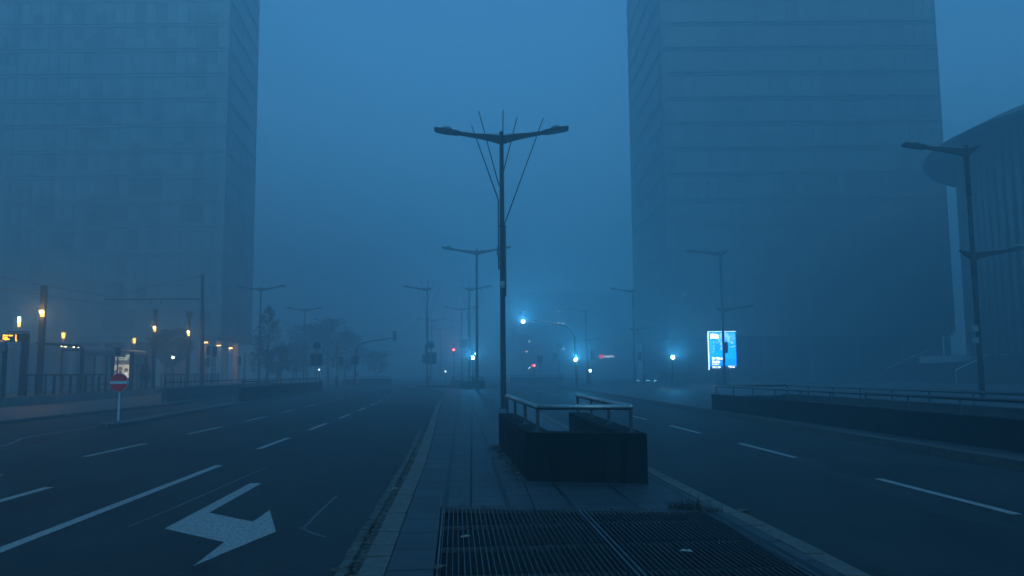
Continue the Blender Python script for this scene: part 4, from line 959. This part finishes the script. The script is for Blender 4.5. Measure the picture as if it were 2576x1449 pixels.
# ------------------------------------------------------------------ concert hall on a stepped terrace (right)
t = thing('concert_hall', 'concert hall of tall white columns under a wide flaring roof', 'building', (52, 88, 2.95))
WC = mat('white_column', (.15, .155, .16), .6, var=.08, scale=2)
ell = []
cxh, cyh, ra_, rb_ = 69.5, 79.2, 22.0, 22.0
k = 0
for i in range(46):
    a = R(128) + R(3.1) * i
    x, y = cxh + ra_ * math.cos(a), cyh + rb_ * math.sin(a); ell.append((x, y, a))
for row, (off_, rr) in enumerate(((0, .30), (1.15, .24))):
    for i, (x, y, a) in enumerate(ell):
        if row and i % 2: continue
        if y < 56: continue
        x2, y2 = x - math.cos(a) * off_, y - math.sin(a) * off_; da = R(1.2) if row else 0
        mb = MB(); mb.tube([(x2, y2, 2.95), (x2, y2, 24.6)], rr, 10); mb.build('column', WC, t, smooth=True)
mb = MB(); inner = [(cxh + (ra_ - 3.4) * math.cos(R(8 * i)), cyh + (rb_ - 3.4) * math.sin(R(8 * i))) for i in range(45)]; mb.prism(inner, 2.95, 24.5); mb.build('inner_wall', mat('hall_wall', (.07, .075, .08), .5, var=.3, scale=.4), t)
mb = MB(); rings = []
for k_, z in ((1.0, 24.6), (1.15, 24.15), (1.16, 24.5), (1.0, 26.2), (.6, 27.5)):
    rings.append([Vector((cxh + ra_ * k_ * math.cos(R(6 * i)) - (2.2 * max(0, -math.cos(R(6 * i - 140))) * 0), cyh + rb_ * k_ * math.sin(R(6 * i)), z)) for i in range(60)])
mb.loft(rings); mb.build('roof', mat('hall_roof', (.03, .032, .034), .5, var=.2, scale=1), t, smooth=False)
# terrace steps facing the avenue
ts = thing('terrace_steps', 'long dark stepped terrace climbing from the plaza to the concert hall', 'steps', (44.5, 85, .15))
mb = MB(); n = 18
for i in range(n):
    x0 = 44.3 + i * .36; z1 = .15 + 2.8 * (i + 1) / n
    mb.prism([(x0, 52), (x0 + .04, 120), (x0 + .40, 120), (x0 + .36, 52)], .12, z1)
mb.build('stairs', mat('terrace_stone', (.025, .027, .028), .8, var=.3, scale=1), ts)
mb = MB(); mb.prism([(44.3 + n * .36 + .0, 52), (44.35 + n * .36, 104), (110, 104), (110, 40), (50.8, 40)], .12, 2.948); mb.build('terrace_floor', CONC, ts)
wp0, wp1 = W(2313.6, 903, 92), W(2462, 900, 88)
mb = MB(); mb.bar((wp0.x, 92, 2.6), (wp1.x + .3, 88, 2.75), .3, .75); o = mb.build('terrace_wall', LCONC); tag(o, 'short pale parapet wall on the terrace below the white columns', 'wall')
HG = 'handrails on the terrace steps'
for (px, base, knee, ex, ey, Y_, l) in ((2103, 954, 929, 2176, 894, 116, 'pale handrail on the terrace steps, farthest of three'), (2235, 957.6, 926, 2340.7, 877, 103, 'pale handrail on the terrace steps, middle of three'), (2406, 964, 930.5, 2580, 850, 82, 'pale handrail on the terrace steps, nearest of three')):
    b = W(px, base, Y_); x0 = 44.1; y_ = Y_
    x0 = b.x if abs(b.x - 44.1) < 4 else 44.1
    kz = W(px, knee, Y_).z; e = W(ex, ey, Y_); ex_ = x0 + (e.x - b.x); t = thing('stair_handrail', l, 'handrail', (x0, y_, .15), HG)
    mb = MB(); mb.tube([(x0, y_, .1), (x0, y_, kz), (ex_, y_, e.z)], .05, 8); mb.build('rail', mat('pale_rail', (.8, .8, .78), .5), t)
    mb = MB(); mb.tube([(ex_, y_, e.z), (ex_, y_, e.z - 1.1)], .03, 6); mb.build('post', GREY, t)

# ------------------------------------------------------------------ billboard
BY = 84.0
p0, p1 = W(1784.5, 930.5, BY), W(1850, 834, BY); w, h = p1.x - p0.x, p1.z - p0.z; cx = (p0.x + p1.x) / 2
bb = thing('billboard', 'tall glowing blue city billboard behind the two-level lamp', 'billboard', (cx, BY, .15))
def bp(fx, fz, d=.06): return Vector((p0.x + w * fx, BY - d, p0.z + h * fz))
mb = MB(); mb.box((cx, BY + .12, (p0.z + p1.z) / 2), (w + .12, .2, h + .12)); mb.build('case', BLACK, bb)
mb = MB(); mb.box((cx, BY + .12, (p0.z + .15) / 2 - .03), (w * .5, .18, p0.z - .15)); mb.build('plinth', BLACK, bb)
BLU = emit_lit('poster_blue', (.002, .14, .95), 1.25); BLD = emit_lit('poster_dark_blue', (.002, .05, .16), .35); WHI = emit('poster_white', (.85, .95, 1), 4); SKI = emit('poster_pale', (.42, .62, .98), .9); DKB = emit('poster_shade', (.004, .09, .5), .6)
mb = MB(); mb.box((cx, BY - .01, p0.z + h * .64), (w, .05, h * .72)); mb.build('upper_panel', BLU, bb)
mb = MB(); mb.box((cx, BY - .01, p0.z + h * .14), (w, .05, h * .28)); mb.build('lower_panel', BLD, bb)
mb = MB(); mb.box((p0.x - .03, BY - .03, (p0.z + p1.z) / 2), (.09, .1, h)); mb.box((cx, BY - .03, p1.z + .02), (w, .1, .05)); mb.build('bright_edge', emit('edge_lit', (.6, .85, 1), 2.6), bb)
def flat(name, pts, m, d):
    mb = MB(); a = [bp(x, z, d) for x, z in pts]; b = [v + Vector((0, .006, 0)) for v in a]; mb.loft([b, a]); mb.build(name, m, bb)
def ellp(cx_, cz_, rx, rz, n=20, a0=0, a1=360): return [(cx_ + rx * math.cos(R(a0 + (a1 - a0) * i / n)), cz_ + rz * math.sin(R(a0 + (a1 - a0) * i / n))) for i in range(n)]
# generic conductor-like figure: pale head, raised hand, blue jacket
flat('pictured_hair', [(.36, .74), (.33, .82), (.36, .90), (.44, .965), (.55, .985), (.68, .97), (.77, .91), (.80, .83), (.78, .75), (.70, .70), (.60, .72), (.5, .74)], SKI, .045)
flat('pictured_face', ellp(.55, .75, .16, .12), emit('poster_face', (.25, .48, .95), .75), .05)
flat('pictured_beard', ellp(.52, .665, .10, .05), SKI, .055)
flat('pictured_eye', ellp(.47, .765, .035, .012), DKB, .058); flat('pictured_eye', ellp(.65, .765, .035, .012), DKB, .058)
flat('pictured_mouth', ellp(.54, .685, .05, .010), DKB, .062)
flat('pictured_shoulder', [(.22, .62), (.36, .685), (.46, .65), (.52, .56), (.5, .5), (.3, .5), (.2, .55)], DKB, .052)
flat('pictured_hand', [(.40, .53), (.46, .60), (.50, .67), (.55, .66), (.55, .57), (.52, .53), (.45, .515)], SKI, .060)
flat('pictured_cuff', [(.76, .745), (.86, .735), (.97, .70), (.88, .69), (.83, .665), (.80, .70)], SKI, .052)
flat('pictured_hand', [(.74, .60), (.84, .61), (.95, .64), (.99, .62), (.92, .60), (.86, .575), (.80, .585)], SKI, .052)
for i in range(9): flat('pattern_dot', ellp(.075 + .03 * (i % 2), .95 - i * .072, .022, .012, 8), SKI, .045)
for x, z in ((.20, .95), (.28, .955), (.19, .72), (.20, .62), (.18, .55), (.17, .47), (.86, .94), (.93, .90), (.90, .84), (.88, .78), (.95, .82), (.83, .88), (.30, .72)): flat('pattern_block', [(x - .022, z - .024), (x + .022, z - .024), (x + .022, z + .024), (x - .022, z + .024)], SKI, .045)
flat('title_block', [(.075, .82), (.36, .82), (.36, .90), (.34, .93), (.075, .945)], WHI, .066)
for s_, fz, sz, bo in (('Sir Simon', .275, .33, .012), ('Rattle', .185, .33, .012), ('Bruckner 7', .135, .15, .006), ('17.11.25', .05, .24, .010)): text('lettering', s_, sz, bp(.11, fz, .062), WHI, bb, bold=bo)
for i in range(2): text('lettering', ('Philharmonie', 'Luxembourg')[i], .10, bp(.74, .085 - .035 * i, .062), WHI, bb, bold=.003)
flat('logo_dot', ellp(.70, .085, .022, .014, 8), WHI, .062)
al = bpy.data.lights.new('billboard_glow', 'AREA'); al.shape = 'RECTANGLE'; al.size = w; al.size_y = h * .9; al.energy = 1700; al.color = (.0, .18, 1.0)
ao = bpy.data.objects.new('billboard_glow', al); COL.objects.link(ao); ao.parent = bb; ao.location = Vector((cx, BY - .12, p0.z + h * .55)) - bb.location; ao.rotation_euler = (R(90), 0, 0)

# ------------------------------------------------------------------ vegetation
def leaves(mb, c, n, s, rnd, spread):
    for k in range(n):
        while True:
            v = Vector((rnd.uniform(-1, 1), rnd.uniform(-1, 1), rnd.uniform(-1, 1)))
            if v.length < 1: break
        p = c + Vector((v.x * spread, v.y * spread, v.z * spread * .8)); q = s * rnd.uniform(.6, 1.4)
        a = Vector((rnd.uniform(-1, 1), rnd.uniform(-1, 1), rnd.uniform(-1, 1))).normalized(); b = a.cross(Vector((rnd.uniform(-1, 1), rnd.uniform(-1, 1), .3))).normalized()
        mb.add([p - a * q, p + b * q * .5, p + a * q, p - b * q * .5], [(0, 1, 2, 3)])
def tree(label, x, y, h, rad, trunk, seed, m, nbr=26, nl=40, ls=.14, conical=False, start=.25, group='trees on the left', z0=.1):
    rnd = random.Random(seed); t = thing('tree', label, 'tree', (x, y, z0), group)
    tr = MB(); top = Vector((x + rnd.uniform(-.3, .3), y, z0 + h * .93)); base = Vector((x, y, z0))
    def tp(f): return base.lerp(top, f) + Vector((math.sin(f * 5 + seed) * .12 * rad * .3, 0, 0))
    tr.tube([tp(f) for f in (0, .2, .4, .6, .8, 1)], [trunk * k for k in (1, .85, .68, .5, .3, .1)], 8)
    cr = MB()
    for k in range(nbr):
        f = start + (.98 - start) * (k + rnd.random()) / nbr; a = rnd.random() * 6.283
        ff = (f - start) / (1 - start)
        L = rad * ((1 - ff) ** .8 * (.75 + .4 * rnd.random()) + .08 if conical else (math.sin(math.pi * min(1, ff * .85 + .14)) ** .7) * rnd.uniform(.65, 1.1))
        p0 = tp(f); d = Vector((math.cos(a), math.sin(a), rnd.uniform(.25, .7))).normalized(); p1 = p0 + d * L * .5; p2 = p0 + d * L + Vector((0, 0, L * .12))
        tr.tube([p0, p1, p2], [trunk * .28 * (1 - f * .6), trunk * .16, trunk * .05], 5)
        for j in range(3):
            d2 = (d + Vector((rnd.uniform(-.8, .8), rnd.uniform(-.8, .8), rnd.uniform(-.3, .6)))).normalized(); q0 = p0.lerp(p2, .35 + .25 * j); q1 = q0 + d2 * L * .42; tr.tube([q0, q1], [trunk * .09, trunk * .03], 4)
            leaves(cr, q1, nl // 4, ls, rnd, L * .26 + .15)
        leaves(cr, p2, nl // 4, ls, rnd, L * .24 + .15)
    tr.build('trunk', BARK, t); cr.build('crown', m, t)
p = W(672, 960, 90); tree('thin half-bare autumn tree beside the double-armed lamp', p.x, 90, 9.6, 1.9, .13, 11, LEAFB, 60, 52, .085, True, .22)
p = W(648, 960, 94); tree('slim leafy tree left of the thin half-bare tree', p.x, 94.5, 5.6, 1.1, .09, 12, LEAFB, 24, 40, .09, True, .3)
for px, Y_, h, r, s, l in ((772, 138, 10.4, 3.4, 21, 'bushy brownish tree under the fogged lamp, left of its row'), (826, 137, 11.2, 3.5, 22, 'tallest bushy tree in the middle of the fogged row'), (868, 140, 9.0, 3.0, 23, 'bushy tree at the right end of the fogged row'), (737, 139, 7.2, 2.4, 24, 'low bushy tree at the left end of the fogged row')):
    p = W(px, 955, Y_); tree(l, p.x, Y_, h, r,   .17, s, LEAFB, 60, 44, .17, False, .24, z0=0)
p = W(433, 955, 88); tree('round dark tree behind the tram platform masts', p.x, 88, 6.6, 2.1, .12, 31, LEAFG, 46, 56, .14, False, .38)
for px, Y_, h, r, s, l in ((945, 150, 5.5, 2.4, 41, 'very faint low tree beyond the far left parapet'), (700, 104, 5.2, 1.8, 42, 'low dark tree behind the pedestrian crossing sign')):
    p = W(px, 955, Y_); tree(l, p.x, Y_, h, r, .12, s, LEAFG, 36, 44, .17, False, .25, z0=0)
def hedge(label, a, b, d, h, seed):
    rnd = random.Random(seed); a = Vector(a); b = Vector(b); L = (b - a).length; u = (b - a).normalized(); n = Vector((-u.y, u.x, 0)); t = thing('hedge', label, 'hedge', a)
    mb = MB(); mb.prism([(a - n * d * .42)[:2], (b - n * d * .42)[:2], (b + n * d * .42)[:2], (a + n * d * .42)[:2]], a.z, a.z + h * .93); mb.build('branches', LEAFG, t)
    mb = MB()
    for k in range(int(L * 90)):
        f = rnd.random(); side = rnd.random(); c = a + u * L * f + (n * d * .45 * (-1 if side < .6 else 1) + Vector((0, 0, rnd.random() * h)) if side < .72 else n * d * rnd.uniform(-.45, .45) + Vector((0, 0, h * rnd.uniform(.9, 1.03))))
        leaves(mb, c, 1, .10, rnd, .08)
    mb.build('leaves', LEAFG, t)
a = W(1662, 962, 105); b = W(2035, 960, 105); hedge('long clipped dark hedge below the dark office block on the right', (a.x, 105, .15), (b.x - .5, 104.5, .15), 1.4, 1.5, 51)

# ------------------------------------------------------------------ AIR
HZ = MB(); HZ.box((0, 51, 35.5), (1010, 910, 73))
HAZE = bpy.data.materials.new('fog'); HAZE.use_nodes = True; nt = HAZE.node_tree; nt.nodes.clear()
out = nt.nodes.new('ShaderNodeOutputMaterial'); vol = nt.nodes.new('ShaderNodeVolumePrincipled')
vol.inputs['Color'].default_value = (.62, .80, .86, 1); vol.inputs['Density'].default_value = .0114; vol.inputs['Anisotropy'].default_value = .56
nt.links.new(vol.outputs[0], out.inputs['Volume'])
hz = HZ.build('haze', HAZE); hz['kind'] = 'stuff'

# ------------------------------------------------------------------ LIGHT
w = bpy.data.worlds.new('World'); sc.world = w; w.use_nodes = True; nt = w.node_tree; bg = nt.nodes['Background']
sky = nt.nodes.new('ShaderNodeTexSky'); sky.sky_type = 'NISHITA'; sky.sun_disc = False
SUN_E, SUN_R = R(24), R(180)
sky.sun_elevation = SUN_E; sky.sun_rotation = SUN_R; sky.air_density = 1.0; sky.dust_density = .3; sky.ozone_density = 3.0
tint = nt.nodes.new('ShaderNodeMixRGB'); tint.blend_type = 'MULTIPLY'; tint.inputs['Fac'].default_value = 1; tint.inputs[2].default_value = (.38, .85, 1.0, 1)
nt.links.new(sky.outputs[0], tint.inputs[1]); nt.links.new(tint.outputs[0], bg.inputs['Color']); bg.inputs['Strength'].default_value = .15
sl = bpy.data.lights.new('sun', 'SUN'); sl.energy = 1.0; sl.angle = R(50); sl.color = (.24, .74, 1)
so = bpy.data.objects.new('sun', sl); COL.objects.link(so)
sdir = Vector((math.sin(SUN_R) * math.cos(SUN_E), math.cos(SUN_R) * math.cos(SUN_E), math.sin(SUN_E)))
so.rotation_euler = sdir.to_track_quat('Z', 'Y').to_euler()

# ------------------------------------------------------------------ CAMERA
cam = bpy.data.cameras.new('camera'); co = bpy.data.objects.new('camera', cam); COL.objects.link(co); sc.camera = co
cam.sensor_width = 36; cam.lens = F / 2576 * 36; cam.clip_end = 3000; cam.clip_start = .05
fwd = Vector((0, math.cos(PITCH), math.sin(PITCH))); up0 = Vector((0, -math.sin(PITCH), math.cos(PITCH))); rt0 = Vector((1, 0, 0))
rt = rt0 * math.cos(ROLL) - up0 * math.sin(ROLL); up = rt0 * math.sin(ROLL) + up0 * math.cos(ROLL)
M = Matrix((rt, up, -fwd)).transposed().to_4x4(); M.translation = Vector((0, 0, CH)); co.matrix_world = M

sc.view_settings.view_transform = 'Standard'; sc.view_settings.look = 'None'; sc.view_settings.exposure = .66; sc.view_settings.gamma = 1
sc.render.engine = 'CYCLES'; cy = sc.cycles
cy.volume_bounces = 3; cy.max_bounces = 8; cy.diffuse_bounces = 2; cy.glossy_bounces = 2; cy.transparent_max_bounces = 12
cy.use_denoising = True; cy.sample_clamp_indirect = .8
